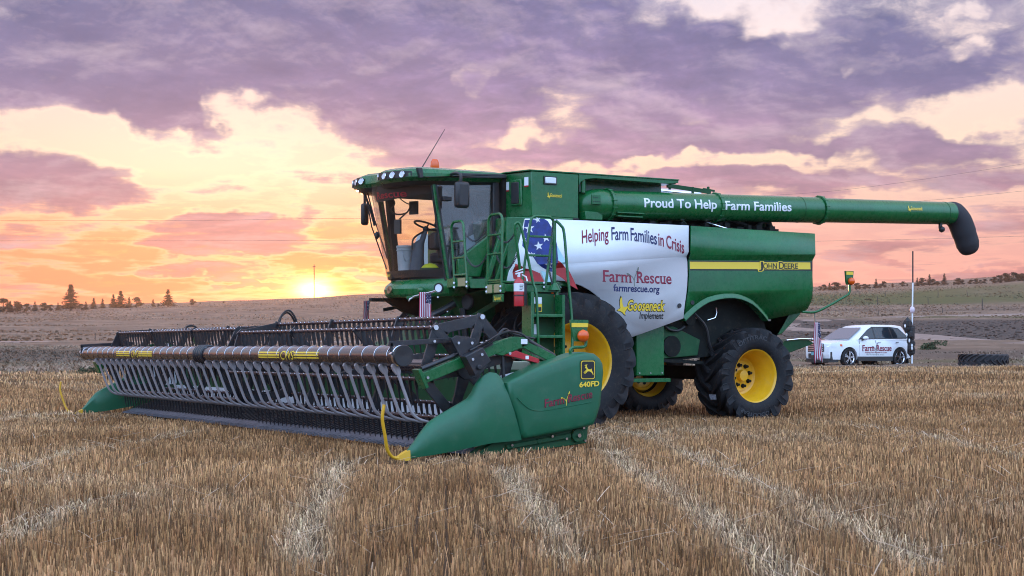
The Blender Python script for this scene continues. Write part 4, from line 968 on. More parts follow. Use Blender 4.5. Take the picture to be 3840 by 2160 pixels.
# sun visor across the top of the screen with the charity's name
vis = mat('dark visor film', (.060, .042, .036), .55)
b = MB(); b.loft([[(rib(v, -1.56, .50), v, 3.52), (rib(v, -1.53, .47), v, 3.31 + .10 * (abs(v) / .86) ** 2)] for v in vs_], closed=False, caps=False); P_(b, 'sun_visor', vis, smooth=60)
lettering('charity_lettering', 'Farm Rescue', lambda x, y: (rib(.62 - x, -1.535 - (y + .04) * .14, .475) - .014, .62 - x, 3.345 + y), 1.14, .10, mat('bright red decal', (.60, .02, .03), .5), comb, .012, True)
b = MB(); b.tube([(-1.98, .55, 3.50), (-1.88, .52, 3.1), (-1.72, .40, 2.5)], .011, 6); b.tube([(-1.96, .66, 3.50), (-1.84, .70, 3.0), (-1.63, .62, 2.36)], .011, 6); b.tube([(-2.0, .62, 3.50), (-1.92, .58, 3.25), (-1.86, .55, 3.0)], .02, 6); b.ball((-1.80, .60, 2.86), .04, 8, (1, 1, 1.6)); P_(b, 'wiper', BLACK)
# fittings in the cab
b = MB(); b.loft([[(x + .09 * math.cos(a) * s, .0 + .12 * math.sin(a) * s, z) for a in [k * math.tau / 14 for k in range(14)]] for x, z, s in ((-1.44, 2.2, 1.35), (-1.43, 2.30, 1.25), (-1.42, 2.5, .95), (-1.40, 2.72, .85), (-1.34, 2.78, .45), (-1.30, 2.90, .40))]); P_(b, 'steering_column', SEAT, smooth=50)
b = MB(); ax = Vector((.35, 0, 1)).normalized(); u1 = Vector((0, 1, 0)); u2 = ax.cross(u1); cc = Vector((-1.27, 0, 2.985)); b.tube([cc + (u1 * math.cos(a) + u2 * math.sin(a)) * .19 for a in [k * math.tau / 28 for k in range(28)]], .015, 8, closed=True)
for a in (.3, 2.84, 4.71): b.tube([cc - ax * .05, cc + (u1 * math.cos(a) + u2 * math.sin(a)) * .185], .012, 6)
b.ball(cc - ax * .05, .045, 10); b.tube([cc - ax * .05, (-1.33, 0, 2.78)], .035, 10); b.bar((-1.20, -.16, 2.98), (-1.17, -.17, 3.06), .05, .06); P_(b, 'steering_wheel', BLACK)
b = MB(); b.box((-1.10, -.27, 2.45), (-.66, .27, 2.60)); b.box((-1.0, -.2, 2.2), (-.7, .2, 2.46)); P_(b, 'seat', SEAT, .04)
b = MB(); b.loft([[(x, y * w, z) for x, y in ((-.74 + dx, -.25), (-.74 + dx, .25), (-.62 + dx, .25), (-.62 + dx, -.25))] for z, w, dx in ((2.55, .95, -.03), (2.9, 1.05, 0), (3.2, .9, .02), (3.30, .6, .02))]); P_(b, 'seat_back', SEAT, .03)
b = MB(); b.box((-1.25, -.46, 2.50), (-.68, -.30, 2.70)); b.box((-1.36, -.44, 2.62), (-1.16, -.28, 2.86)); b.ball((-1.22, -.38, 2.80), .07, 10); b.box((-1.20, -.62, 2.2), (-.95, -.34, 2.62)); b.box((-1.32, -.30, 2.62), (-1.14, -.12, 2.84)); b.ball((-1.12, -.55, 2.66), .11, 8); P_(b, 'arm_console', BLACK, .02)
b = MB(); b.tube(smooth_path([(-1.52, -.02, 2.62), (-1.50, -.02, 2.78), (-1.36, -.02, 2.88), (-1.24, -.02, 2.92)]), .014); P_(b, 'grab_bar', BLACK)
b = MB(); b.loft([[(-1.47, .18, z), (-1.40, .06, z), (-1.37, .07, z), (-1.44, .19, z)] for z in (3.155, 3.35)]); b.tube(smooth_path([(-1.56, .30, 3.46), (-1.56, .30, 3.40), (-1.50, .22, 3.33), (-1.44, .16, 3.30)]), .008, 6); b.tube(smooth_path([(-1.63, .45, 3.44), (-1.60, .40, 3.33), (-1.64, .46, 3.24), (-1.58, .38, 3.17), (-1.50, .22, 3.18), (-1.46, .16, 3.27)]), .012, 6); b.tube([(-1.50, .22, 3.18), (-1.58, .28, 3.09)], .012, 6); b.loft([[(-1.66, .30, z), (-1.60, .22, z), (-1.57, .23, z), (-1.63, .31, z)] for z in (2.87, 3.08)]); P_(b, 'cab_monitor', mat('dark grey monitor case', (.06, .055, .05), .5))
b = MB(); b.add([(-1.0, -.62, 2.46), (-.72, -.60, 2.50), (-.80, -.58, 2.84), (-.92, -.60, 2.78)], [(0, 1, 2, 3)]); P_(b, 'paper_bag', mat('white paper', (.6, .65, .68), .7))
# nose below the screen
NOSE = [(-1.40, -.95), (-1.62, -.62), (-1.79, -.34), (-1.86, -.13), (-1.86, .13), (-1.79, .34), (-1.40, .95), (-1.1, .95), (-1.1, -.95)]
def nz(k, z): return [(-1.15 + (x + 1.15) * k, y * (1 if k > .97 else .98), z) for x, y in NOSE]
b = MB(); b.loft([nz(.93, 1.915), nz(1.0, 1.95), nz(1.03, 2.03), nz(.99, 2.09), nz(.84, 2.165)]); P_(b, 'cab_nose', GREEN, smooth=20)
b = MB(); b.lathe([(.001, .012), (.055, .012), (.06, 0)], (-1.905, -.05, 2.02), (-1, -.12, .12), 20); P_(b, 'maker_badge', mat('bronze badge', (.30, .18, .10), .3, metal=.7))
poly_decal('deer_emblem', [[(x * .042, y * .042) for x, y in p] for p in DEER], lambda x, y: (-1.921 - .0, -.05 - x, 2.02 + y), BLACK_D, comb)
b = MB(); b.cyl((-1.545, -.93, 2.025), (-.8, -.6, 0), .055, .05, 18); P_(b, 'nose_lamp', LENS); b = MB(); b.lathe([(.056, .0), (.075, .01), (.07, .035), (.056, .03)], (-1.545, -.93, 2.025), (-.8, -.6, 0), 18); P_(b, 'lamp_bezel', BLACK)
b = MB(); b.ball((-1.70, -.66, 2.0), .07, 10, (.7, 1, .7)); b.bar((-1.72, -.62, 1.92), (-1.98, -.8, 1.88), .05, .04); P_(b, 'flag_bracket', GREEN, .01)
b = MB(); b.tube([(-2.02, -.92, 1.84), (-1.98, -.86, 1.86), (-1.94, -.96, 1.90), (-1.80, -1.30, 1.965)], .014, 8); P_(b, 'flag_socket', CHROME)
# works under the cab and the feeder house
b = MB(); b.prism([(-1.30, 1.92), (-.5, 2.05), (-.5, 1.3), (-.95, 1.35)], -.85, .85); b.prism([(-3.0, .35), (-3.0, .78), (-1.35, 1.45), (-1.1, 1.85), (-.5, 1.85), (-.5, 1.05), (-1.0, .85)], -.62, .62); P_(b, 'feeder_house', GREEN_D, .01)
b = MB(); b.tube(smooth_path([(-1.62, -.72, 1.50), (-1.58, -.74, 1.62), (-1.42, -.76, 1.70), (-1.28, -.78, 1.78), (-1.18, -.8, 1.86)]), .055, 10); P_(b, 'lift_pipe', BLACK); b = MB(); b.tube([(-1.15, -.9, 1.75), (-1.1, -.9, 1.3)], .05, 8); P_(b, 'lift_cylinder', BLACK); b = MB(); b.bar((-1.95, .5, 1.89), (-1.0, .5, 1.90), .10, .05); P_(b, 'flag_beam', DARK); b = MB(); b.bar((-1.62, .75, 1.75), (-1.0, .6, 1.88), .05, .05); P_(b, 'lift_strut', DARK); b = MB()
b.bar((-1.3, -1.05, 1.5), (-.75, -1.25, 1.85), .05, .06); P_(b, 'lift_strut', GREEN_D); b = MB(); b.prism([(-1.9, 1.9), (-1.2, 1.93), (-1.3, 1.65), (-1.55, 1.70)], .15, .25); P_(b, 'lift_plate', DARK); b = MB(); b.tube([(-1.35, .2, 1.9), (-1.35, .2, 1.2)], .02, 6); P_(b, 'lift_cable', DARK)
b = MB(); b.lathe([(.001, .02), (.10, .02), (.12, 0), (.10, -.04)], (-1.12, -.98, 1.835), (-1, -.25, 0), 20); P_(b, 'round_lamp', BLACK)
for x, z in ((-1.5, 1.90), (-1.3, 1.55), (-1.2, 1.62), (-1.1, 1.5), (-.95, 1.75), (-.8, 1.6), (-1.35, 1.7), (-.75, 1.45)): b = MB(); b.cyl((x, -.80, z), (-.5, -1, 0), .014, .02, 8); P_(b, 'bolt', CHROME)
# cab side below the door, in green
b = MB(); b.prism([(-1.26, 2.20), (-1.26, 2.44), (-.72, 2.82), (-.90, 2.20)], -.97, -.90); P_(b, 'cab_side_skirt', GREEN, .01)

# ---- platform, rails, ladder
DECK = [(-1.42, -.93), (-1.42, -1.62), (-1.27, -1.80), (-1.27, -2.26), (-.36, -2.26), (-.36, -1.2), (-.6, -.93)]
b = MB(); b.plan(DECK, 2.06, 2.085); b.plan([(-1.43, -.95), (-1.43, -1.63), (-1.39, -1.63), (-1.39, -.95)], 2.03, 2.16); b.plan([(-1.43, -1.634), (-1.28, -1.81), (-1.25, -1.78), (-1.39, -1.62)], 2.0, 2.13); b.plan([(-1.285, -1.815), (-1.285, -2.28), (-1.245, -2.28), (-1.245, -1.78)], 1.92, 2.05); b.plan([(-1.24, -2.285), (-.36, -2.285), (-.36, -2.245), (-1.24, -2.245)], 1.94, 2.04); P_(b, 'platform', GREEN, .005)
b = MB(); b.plan([(-1.290, -1.86), (-1.290, -2.0), (-1.286, -2.0), (-1.286, -1.86)], 1.93, 2.04); b.plan([(-1.290, -2.06), (-1.290, -2.2), (-1.286, -2.2), (-1.286, -2.06)], 1.93, 2.04); b.plan([(-1.434, -1.28), (-1.434, -1.50), (-1.430, -1.50), (-1.430, -1.28)], 2.04, 2.15); P_(b, 'sunset_reflection', TAN)  # thin tan overlays painting the sunset's reflection on the front-facing beams
b = MB(); b.box((-1.30, -2.30, 1.80), (-1.27, -2.04, 1.90)); P_(b, 'dealer_plate', GREEN, .004)
gooseneck(comb, lambda x, y, layer=1: (-1.302 - .002 * layer, -2.07 - x, 1.83 + y), .20, .04, False, False)
def hoop_rail(name, p, q, zt, rung=(), r=.019, lean=(0, 0)):
    """inverted-U tube rail between two feet, with rungs at the given heights"""
    p, q = Vector(p), Vector(q); lean = Vector((lean[0], lean[1], 0)); w = (q - p); rr = min(.10, w.length * .45); d = w.normalized(); H = zt - p.z; L = lambda base, z: base + lean * ((z - p.z) / H) + Vector((0, 0, z - p.z))
    pts = [p, L(p, zt - rr)] + [L(p, zt - rr) + d * (rr - rr * math.cos(a)) + Vector((0, 0, rr * math.sin(a))) for a in (.4, .8, 1.2, 1.57)] + [L(q, zt - rr) - d * (rr - rr * math.cos(a)) + Vector((0, 0, rr * math.sin(a))) for a in (1.57, 1.2, .8, .4)] + [L(q, zt - rr), q]
    b = MB(); b.tube(pts, r, 8)
    for z in rung: b.tube([L(p, z), L(q, z)], r * .85, 6)
    o = P_(b, name, GREEN, smooth=60)
    b = MB(); [b.cyl(Vector(e) + Vector((-.02, -.02, h)), (-1, -.6, 0), .016, .03, 8) for e in (p, q) for h in (.03, .09)]; b.build('rail_bolt', CHROME, o)
    return o
hoop_rail('handrail', (-1.44, -1.21, 2.0), (-1.44, -1.58, 2.0), 2.95, (2.20, 2.44, 2.67), lean=(0, .13))
hoop_rail('handrail', (-1.27, -1.84, 1.92), (-1.27, -2.23, 1.92), 3.0, (2.10, 2.46, 2.72), lean=(.0, -.03))
hoop_rail('handrail', (-1.00, -2.30, 1.98), (-.62, -2.30, 1.98), 2.98, (2.06, 2.44, 2.70), lean=(.16, 0))
b = MB(); b.tube(smooth_path([(-1.04, -2.34, 2.22), (-1.13, -2.36, 2.78), (-1.12, -2.37, 2.86), (-1.08, -2.38, 2.86), (-1.04, -2.40, 2.74), (-.90, -2.44, 2.08), (-.88, -2.5, 1.9), (-.86, -2.52, 1.2), (-.84, -2.48, 1.12)], 4), .02, 8); P_(b, 'ladder_handrail', GREEN, smooth=60)
b = MB(); b.tube([(-.47, -2.30, 1.98), (-.47, -2.30, 2.93)], .028, 8); b.cyl((-.47, -2.30, 2.96), (0, 0, 1), .055, .025, 12); b.lathe([(.09, 0), (.035, .10)], (-.47, -2.30, 1.97), (0, 0, 1), 10); P_(b, 'gate_post', GREEN, smooth=60)
b = MB(); b.tube(smooth_path([(-.46, -2.32, 2.93), (-.40, -2.36, 2.86), (-.36, -2.38, 2.75), (-.33, -2.42, 2.2), (-.30, -2.48, 1.6), (-.32, -2.52, 1.16), (-.38, -2.52, 1.06)], 4), .02, 8); P_(b, 'ladder_handrail', GREEN, smooth=60)
def chain(a, c, sag):
    a, c = Vector(a), Vector(c); n = 34; pts = [a + (c - a) * (i / n) - Vector((0, 0, sag * 4 * (i / n) * (1 - i / n))) for i in range(n + 1)]
    b = MB()
    for i in range(n):
        t = (pts[i + 1] - pts[i]); m_ = (pts[i] + pts[i + 1]) / 2; u = t.normalized(); s = Vector((0, 0, 1)).cross(u).normalized(); s = s if i % 2 else u.cross(s); L = t.length * .75
        b.tube([m_ + u * (L * math.cos(k * math.tau / 8)) + s * (.013 * math.sin(k * math.tau / 8)) for k in range(8)], .0045, 4, closed=True)
    P_(b, 'safety_chain', mat('dark chain steel', (.10, .10, .11), .4, metal=.7), smooth=60)
for a, c, s in (((-1.44, -1.45, 2.82), (-1.27, -1.80, 2.82), .16), ((-1.44, -1.52, 2.46), (-1.27, -1.82, 2.46), .16), ((-1.27, -2.06, 2.76), (-1.10, -2.36, 2.80), .17), ((-1.27, -2.06, 2.48), (-1.08, -2.35, 2.48), .22), ((-.50, -2.31, 2.9), (-.55, -2.31, 2.3), .02), ((-.58, -2.31, 2.4), (-.47, -2.31, 2.05), .12)): chain(a, c, s)
b = MB(); b.box((-.985, -2.55, .62), (-.945, -2.285, 1.93)); P_(b, 'ladder_side', GREEN, .008); b = MB(); b.tube([(-.43, -2.30, 1.95), (-.42, -2.32, .62)], .025, 8); b.box((-.46, -2.5, .62), (-.42, -2.285, 1.90)); P_(b, 'ladder_side', GREEN, .004)
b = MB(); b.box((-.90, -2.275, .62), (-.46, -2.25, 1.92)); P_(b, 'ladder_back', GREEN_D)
for z in (1.62, 1.335, 1.05, .765):
    b = MB(); b.box((-.945, -2.52, z - .028), (-.46, -2.276, z + .012)); P_(b, 'ladder_step', GREEN, .006)
for q0, q1, q2, q3, m_, d_ in ((-.87, -.80, 1.74, 1.88, WHITE_D, 0), (-.78, -.66, 1.78, 1.87, WHITE_D, 0), (-.93, -.74, 1.36, 1.50, WHITE_D, 0), (-.76, -.66, 1.67, 1.775, YEL_DECAL, .001), (-.75, -.67, 1.68, 1.735, BLACK_D, .004), (-.86, -.81, 1.76, 1.80, BLACK_D, .004)):
    b = MB(); b.box((q0, -2.281 - d_, q2), (q1, -2.276 - d_ * .7, q3)); P_(b, 'instruction_sticker', m_)
b = MB(); b.box((-.34, -2.06, 1.80), (-.26, -2.04, 1.90)); b.bar((-.30, -2.05, 1.82), (-.36, -2.0, 2.05), .03, .03); P_(b, 'side_reflector', ORANGE_L)
# mirrors
b = MB(); b.box((-1.49, -1.36, 3.14), (-1.27, -1.24, 3.51)); mir = P_(b, 'wing_mirror', BLACK, .045); b = MB(); b.tube(smooth_path([(-1.42, -1.02, 3.63), (-1.42, -1.20, 3.64), (-1.40, -1.30, 3.60), (-1.40, -1.30, 3.48)]), .024, 8); b.build('mirror_arm', BLACK, mir)
b = MB(); b.box((-1.76, 1.20, 3.06), (-1.64, 1.30, 3.40)); mir = P_(b, 'wing_mirror', BLACK, .04); b = MB(); b.tube([(-1.80, .98, 3.55), (-1.70, 1.25, 3.54), (-1.70, 1.25, 3.38)], .02, 8); b.build('mirror_arm', BLACK, mir)
# rear marker lights on their arms
for s in (-1, 1):
    y = 1.62 * s
    b = MB(); b.tube(smooth_path([(4.55, y, 1.745), (4.78, y * 1.02, 1.745), (5.0, y * 1.04, 1.83), (5.3, y * 1.05, 1.97), (5.44, y * 1.06, 2.05), (5.455, y * 1.06, 2.20)], 4), .02, 8); arm = P_(b, 'marker_arm', GREEN, smooth=60)
    b = MB(); b.loft([[(5.455 - w, y * 1.06, z), (5.455 + w, y * 1.06, z), (5.455 + w, y * 1.06 + .03, z), (5.455 - w, y * 1.06 + .03, z)] for z, w in ((2.19, .055), (2.24, .07), (2.41, .085))]); b.build('marker_plate', GREEN, arm)
    b = MB(); b.box((5.385, y * 1.06 - .004, 2.35), (5.525, y * 1.06, 2.40)); b.build('reflector_strip', YEL_DECAL, arm)
    b = MB(); b.ball((5.465, y * 1.06 - .03, 2.245), .062, 14, (1, .8, 1)); b.build('marker_lamp', ORANGE_L, arm, 60)

# ---- things carried on the machine
ext = thing('fire_extinguisher', (-1.13, -2.46, 1.73), 'red fire extinguisher with white label strapped to the harvester ladder', 'fire extinguisher')
b = MB(); b.lathe([(.001, 0), (.068, 0), (.070, .02), (.070, .31), (.060, .35), (.030, .375), (.022, .40), (.001, .40)], (-1.13, -2.46, 1.735), (0, 0, 1), 22); b.build('cylinder', RED, ext, 40)
b = MB(); b.lathe([(.0715, .20), (.0715, .31)], (-1.13, -2.46, 1.735), (0, 0, 1), 22); b.build('label_wrap', WHITE_D, ext)
b = MB(); b.lathe([(.073, .135), (.073, .155)], (-1.13, -2.46, 1.735), (0, 0, 1), 22); b.box((-1.075, -2.47, 1.75), (-1.01, -2.40, 2.06)); b.build('strap', BLACK, ext)
b = MB(); b.cyl((-1.13, -2.46, 2.15), (0, 0, 1), .024, .05, 10); b.bar((-1.19, -2.46, 2.17), (-1.07, -2.46, 2.20), .02, .02); b.bar((-1.19, -2.46, 2.20), (-1.07, -2.46, 2.24), .02, .015); b.tube([(-1.10, -2.49, 2.16), (-1.06, -2.53, 2.13), (-1.05, -2.54, 2.07)], .012, 6); b.build('valve', CHROME, ext)
b = MB(); [b.bar((-1.13 + x, -2.532, z), (-1.13 + x + w, -2.532, z), .003, .008) for x, z, w in ((-.03, 2.02, .06), (-.03, 2.00, .05), (-.03, 1.98, .06), (-.03, 1.96, .04))]; b.build('label_print', GREY_D, ext)
bk = thing('bucket', (-1.62, .30, 2.30), 'white plastic bucket standing inside the harvester cab windscreen', 'bucket')
b = MB(); b.lathe([(.001, 0), (.105, 0), (.128, .36), (.136, .36), (.136, .385), (.126, .39), (.122, .38), (.1, .02), (.001, .02)], (-1.50, .25, 2.305), (0, 0, 1), 26); b.lathe([(.128, .31), (.136, .312), (.136, .325), (.128, .327)], (-1.50, .25, 2.305), (0, 0, 1), 26); b.build('pail', BUCKET, bk, 40)
b = MB(); b.tube(smooth_path([(-1.60, .17, 2.64), (-1.60, .12, 2.55), (-1.55, .13, 2.46), (-1.47, .12, 2.53), (-1.40, .18, 2.64)]), .005, 5); b.build('bail_handle', STEEL, bk)
cp = thing('peaked_cap', (-1.40, -.38, 2.30), 'yellow cap lying behind the harvester cab windscreen', 'cap')
b = MB(); b.ball((-1.42, -.40, 2.305), .135, 18, (1, 1, .75), lo=0.); b.build('crown', YEL_CAP, cp, 60); b = MB(); b.plan([(-1.42 + .15 * math.cos(a), -.40 + .15 * math.sin(a)) for a in [k * math.tau / 20 for k in range(20)]], 2.296, 2.335); b.build('band', mat('dark cap band', (.05, .07, .03), .8), cp)
b = MB(); b.plan([(-1.36, -.54), (-1.24, -.58), (-1.18, -.52), (-1.24, -.42), (-1.32, -.38)], 2.31, 2.325); b.build('peak', mat('dark cap band', (.05, .07, .03), .8), cp)

# ---- small national flags hung on the machine: a folded cloth with canton and stripes modelled as strips
FL_W, FL_R, FL_B = mat('flag white cloth', (.62, .60, .64), .8), mat('flag red cloth', (.34, .022, .055), .8), mat('flag navy cloth', (.018, .020, .07), .8)
def small_flag(loc, W, H, seed, label, twist=0., yaw=0., pole=None, squeeze=1., taper=.0):
    """flag hanging by its hoist; stripes run down the cloth, canton at the top right"""
    root = thing('small_flag', loc, label, 'flag', 'small flags hung on the harvester'); rnd = random.Random(seed); ph = rnd.random() * 6
    n, m_ = 13, 18; cols = {0: MB(), 1: MB(), 2: MB()}
    def pt(i, j):
        s, t = i / n, j / m_; x = (s - .5) * W * (1 - taper * t); y = .018 * math.sin(s * 7 + ph + t * 3) * (.4 + t) + .03 * t * math.sin(s * 4 + ph); z = -H * t * (1 + .05 * math.sin(s * 6 + ph)); a = yaw + twist * t
        return (loc[0] + x * math.cos(a) - y * math.sin(a), loc[1] + x * math.sin(a) + y * math.cos(a), loc[2] + z)
    stars = MB()
    for i in range(n):
        for j in range(m_):
            canton = i >= 7 and j < 7
            q = [pt(i, j), pt(i + 1, j), pt(i + 1, j + 1), pt(i, j + 1)]
            cols[2 if canton else (1 if i % 2 == 0 else 0)].add(q, [(0, 1, 2, 3)])
            if canton and (i + j) % 2 == 0:
                c = sum((Vector(p) for p in q), Vector()) / 4; u = (Vector(q[1]) - Vector(q[0])) * .26; w = (Vector(q[3]) - Vector(q[0])) * .28; nn = u.cross(w).normalized(); nn = nn if nn.y < 0 else -nn; c += nn * .004
                stars.add([c - u - w, c + u - w, c + u + w, c - u + w], [(0, 1, 2, 3)])
    cl = cols[0].build('white_stripes', FL_W, root, 60); cols[1].build('red_stripes', FL_R, root, 60); cols[2].build('canton', FL_B, root, 60); stars.build('stars', FL_W, root, 0)
    for o in root.children: s = o.modifiers.new('cloth', 'SOLIDIFY'); s.thickness = .004
    if pole:
        b = MB(); b.tube(pole, .010, 6); b.build('staff', GREY_D, root)
    return root
small_flag((-1.87, -1.13, 1.955), .17, .42, 1, 'striped flag hanging by the lamp below the harvester cab', yaw=-.5)
small_flag((-1.66, 1.27, 1.90), .13, .37, 2, 'furled striped flag hanging from the bar in front of the far tyre', yaw=.3, taper=.2, pole=[(-1.62, 1.30, 1.905), (-1.50, 1.15, 1.90)])
small_flag((4.83, -1.66, 1.58), .13, .62, 3, 'dark striped flag hanging behind the harvester near the white car', yaw=.15, taper=-.9, twist=.4, pole=[(4.78, -1.64, 1.745), (4.80, -1.65, 1.5)])

# ================================================================== HEADER (wide draper platform on the ground in front)
head = thing('grain_header', (-3.8, 0, 0), 'wide draper header with black pickup reel, air pipe of grey fingers and green end shields', 'combine header')
H_ = lambda b, name, m, bevel=0, smooth=35, parent=None: b.build(name, m, parent or head, smooth, bevel)
PLUM = mat('sunset tinted dark paint', (.035, .016, .020), .34, coat=.3, var=.2, dust=.1)  # plum cast is reflected sunset put into the bars' base colour
TINE_M = mat('black tine plastic', (.014, .012, .014), .45)
HV = 6.15
# end shields and crop dividers, left and right
FR = [(-4.72, .035, .11, .045, .03), (-4.64, .05, .20, .06, .04), (-4.56, .06, .30, .075, .055), (-4.46, .07, .41, .09, .07), (-4.35, .085, .475, .10, .08), (-4.21, .105, .545, .11, .09), (-4.08, .125, .61, .115, .095), (-4.00, .14, .65, .12, .10), (-3.95, .145, .71, .12, .10), (-3.90, .155, .80, .12, .10), (-3.84, .165, .875, .12, .10), (-3.76, .175, .915, .12, .10), (-3.68, .19, .905, .12, .10), (-3.62, .20, .86, .12, .10)]
def divider(s):
    vc = -6.30; b = MB(); rings = []
    for i, (u, zb, zt, wo, wi) in enumerate(FR):
        last = i >= len(FR) - 1
        sh = (lambda z: (.80 - z) * .34 if z < .80 else 0.) if i >= len(FR) - 2 else (lambda z: 0.)
        h = zt - zb; zz = [(wo * .92, zb), (wo * 1.05, zb + h * .22), (wo * 1.10, zb + h * .42), (wo, zb + h * .68), (wo * .72, zb + h * .90), (wo * .25, zt), (-wi * .4, zt - h * .02), (-wi, zb + h * .80), (-wi, zb + h * .3), (-wi * .9, zb)]
        rings.append([(u + sh(z), s * (6.30 + o), z) for o, z in zz])
    b.loft(rings); o = H_(b, 'crop_divider', PLASTIC_G, smooth=38)
    b = MB(); u, zb, zt, wo, wi = FR[0]; b.loft([[(-4.84, s * (6.30 + o), z) for o, z in ((.02, .03), (.02, .05), (-.02, .05), (-.02, .03))], [(-4.76, s * (6.30 + o), z) for o, z in ((.045, .02), (.04, .10), (-.035, .10), (-.035, .02))], [(-4.70, s * (6.30 + o), z) for o, z in ((.062, .02), (.055, .125), (-.045, .125), (-.045, .02))]]); b.build('divider_nose', ROD_Y, o, 40)
    b = MB(); b.tube(smooth_path([(-4.78, s * 6.31, .045), (-4.88, s * 6.32, .06), (-4.955, s * 6.35, .14), (-5.0, s * 6.39, .28), (-5.045, s * 6.42, .46), (-5.03, s * 6.43, .60)], 5), .017, 8); b.build('crop_guide', ROD_Y, o, 60)
    return o
RE = [(-3.61, .80), (-3.52, .845), (-3.38, .905), (-3.18, .985), (-3.01, 1.03), (-2.89, 1.065), (-2.74, 1.11), (-2.61, 1.125), (-2.5, 1.11), (-2.43, 1.06), (-2.39, 1.0), (-2.38, .91), (-2.40, .73), (-2.42, .55), (-2.47, .41), (-2.51, .335), (-2.65, .305), (-2.95, .26), (-3.24, .22), (-3.40, .205), (-3.44, .25), (-3.49, .44), (-3.57, .62)]
def shield(s):
    b = MB(); c = (sum(p[0] for p in RE) / len(RE), sum(p[1] for p in RE) / len(RE)); rings = []
    for k, off in ((1., 6.17), (1., 6.37), (.992, 6.405), (.965, 6.43), (.90, 6.44), (.6, 6.446), (.2, 6.448)): rings.append([(c[0] + (x - c[0]) * k, s * off, c[1] + (z - c[1]) * k) for x, z in RE])
    b.loft(rings); return H_(b, 'end_shield', PLASTIC_G, smooth=50)
sh_l = None
for s in (-1, 1):
    divider(s); o = shield(s)
    if s < 0: sh_l = o
    b = MB(); b.prism([(-3.95, .04), (-3.7, .17), (-3.35, .24), (-2.5, .36), (-2.53, .13), (-3.3, .06)], *sorted((s * 6.12, s * 6.30))); b.bar((-3.55, s * 6.32, .12), (-2.75, s * 6.32, .22), .03, .05); b.cyl((-2.66, s * 6.31, .22), (0, 1, 0), .075, .05, 20); b.cyl((-3.15, s * 6.31, .17), (0, 1, 0), .03, .06, 12); H_(b, 'wing_frame', GREEN_D, .008)
    b = MB(); [b.cyl((x, s * 6.345, z), (0, 1, 0), .014, .03, 8) for x, z in ((-3.5, .14), (-3.0, .22), (-2.82, .19), (-2.6, .3), (-2.58, .16))]; b.cyl((-2.66, s * 6.345, .22), (0, 1, 0), .022, .04, 10); H_(b, 'frame_bolts', CHROME)
    # marker lamp on the shield
    y = s * 6.31
    b = MB(); b.tube(smooth_path([(-2.74, y, 1.09), (-2.745, y, 1.15), (-2.70, y, 1.175), (-2.58, y, 1.18), (-2.545, y, 1.21), (-2.55, y, 1.30)], 4), .017, 8); arm = H_(b, 'marker_arm', GREEN, smooth=60)
    b = MB(); b.loft([[(-2.625 - w, y, z), (-2.625 + w, y, z), (-2.625 + w, y + .03, z), (-2.625 - w, y + .03, z)] for z, w in ((1.24, .055), (1.30, .085), (1.46, .115), (1.475, .11))]); b.build('marker_plate', GREEN, arm)
    b = MB(); b.box((-2.73, y - .005, 1.395), (-2.52, y, 1.44)); b.build('reflector_strip', YEL_DECAL, arm)
    b = MB(); b.ball((-2.60, y - .03, 1.30), .07, 14, (1, .7, 1)); b.build('marker_lamp', ORANGE_L, arm, 60)
b = MB(); b.tube(smooth_path([on_side(1400 + a * .4348, 1150 + c * .4348, -6.445) for a, c in ((1240, 785), (1290, 838), (1345, 880), (1410, 897), (1520, 890), (1880, 824))], 5), .006, 5); H_(b, 'shield_rib', PLASTIC_G, parent=sh_l)
SV = -6.4495
def on_shield(x0, z0, sl=0., k=0): return lambda x, y, layer=1: (x0 + x, SV - .002 * (layer + k), z0 + y + sl * x)
def rsq(cx, cz, w, h, r, n=5):
    out = []
    for qx, qz, a0 in ((1, 1, 0), (-1, 1, 90), (-1, -1, 180), (1, -1, 270)):
        out += [(cx + qx * (w - r) + r * math.cos(R_(a0 + 90 * i / n)), cz + qz * (h - r) + r * math.sin(R_(a0 + 90 * i / n))) for i in range(n + 1)]
    return out
q = on_side(2204, 1387, SV); f0 = on_shield(q.x, q.z)
poly_decal('badge_rim', [rsq(0, 0, .098, .108, .03)], lambda x, y: f0(x, y, 1), BLACK_D, sh_l)
poly_decal('badge_rim', [rsq(0, 0, .090, .100, .027)], lambda x, y: f0(x, y, 2), YEL_DECAL, sh_l)
poly_decal('badge_field', [rsq(0, 0, .081, .091, .022)], lambda x, y: f0(x, y, 3), BLACK_D, sh_l)
poly_decal('deer_emblem', [[(x * .070, y * .078 - .004) for x, y in p] for p in DEER], lambda x, y: f0(x, y, 4), YEL_DECAL, sh_l)
lettering('size_lettering', '640FD', (lambda q: on_shield(q.x, q.z, .05, .6))(on_side(2173, 1452, SV)), .25, .052, YEL_DECAL, sh_l, .035)
farm_rescue(sh_l, (lambda q: (lambda x, y, layer=1: on_shield(q.x, q.z, .16, .6)(x, y)))(on_side(2043, 1528, SV)), .60, .085, RED_D, YEL_DECAL)

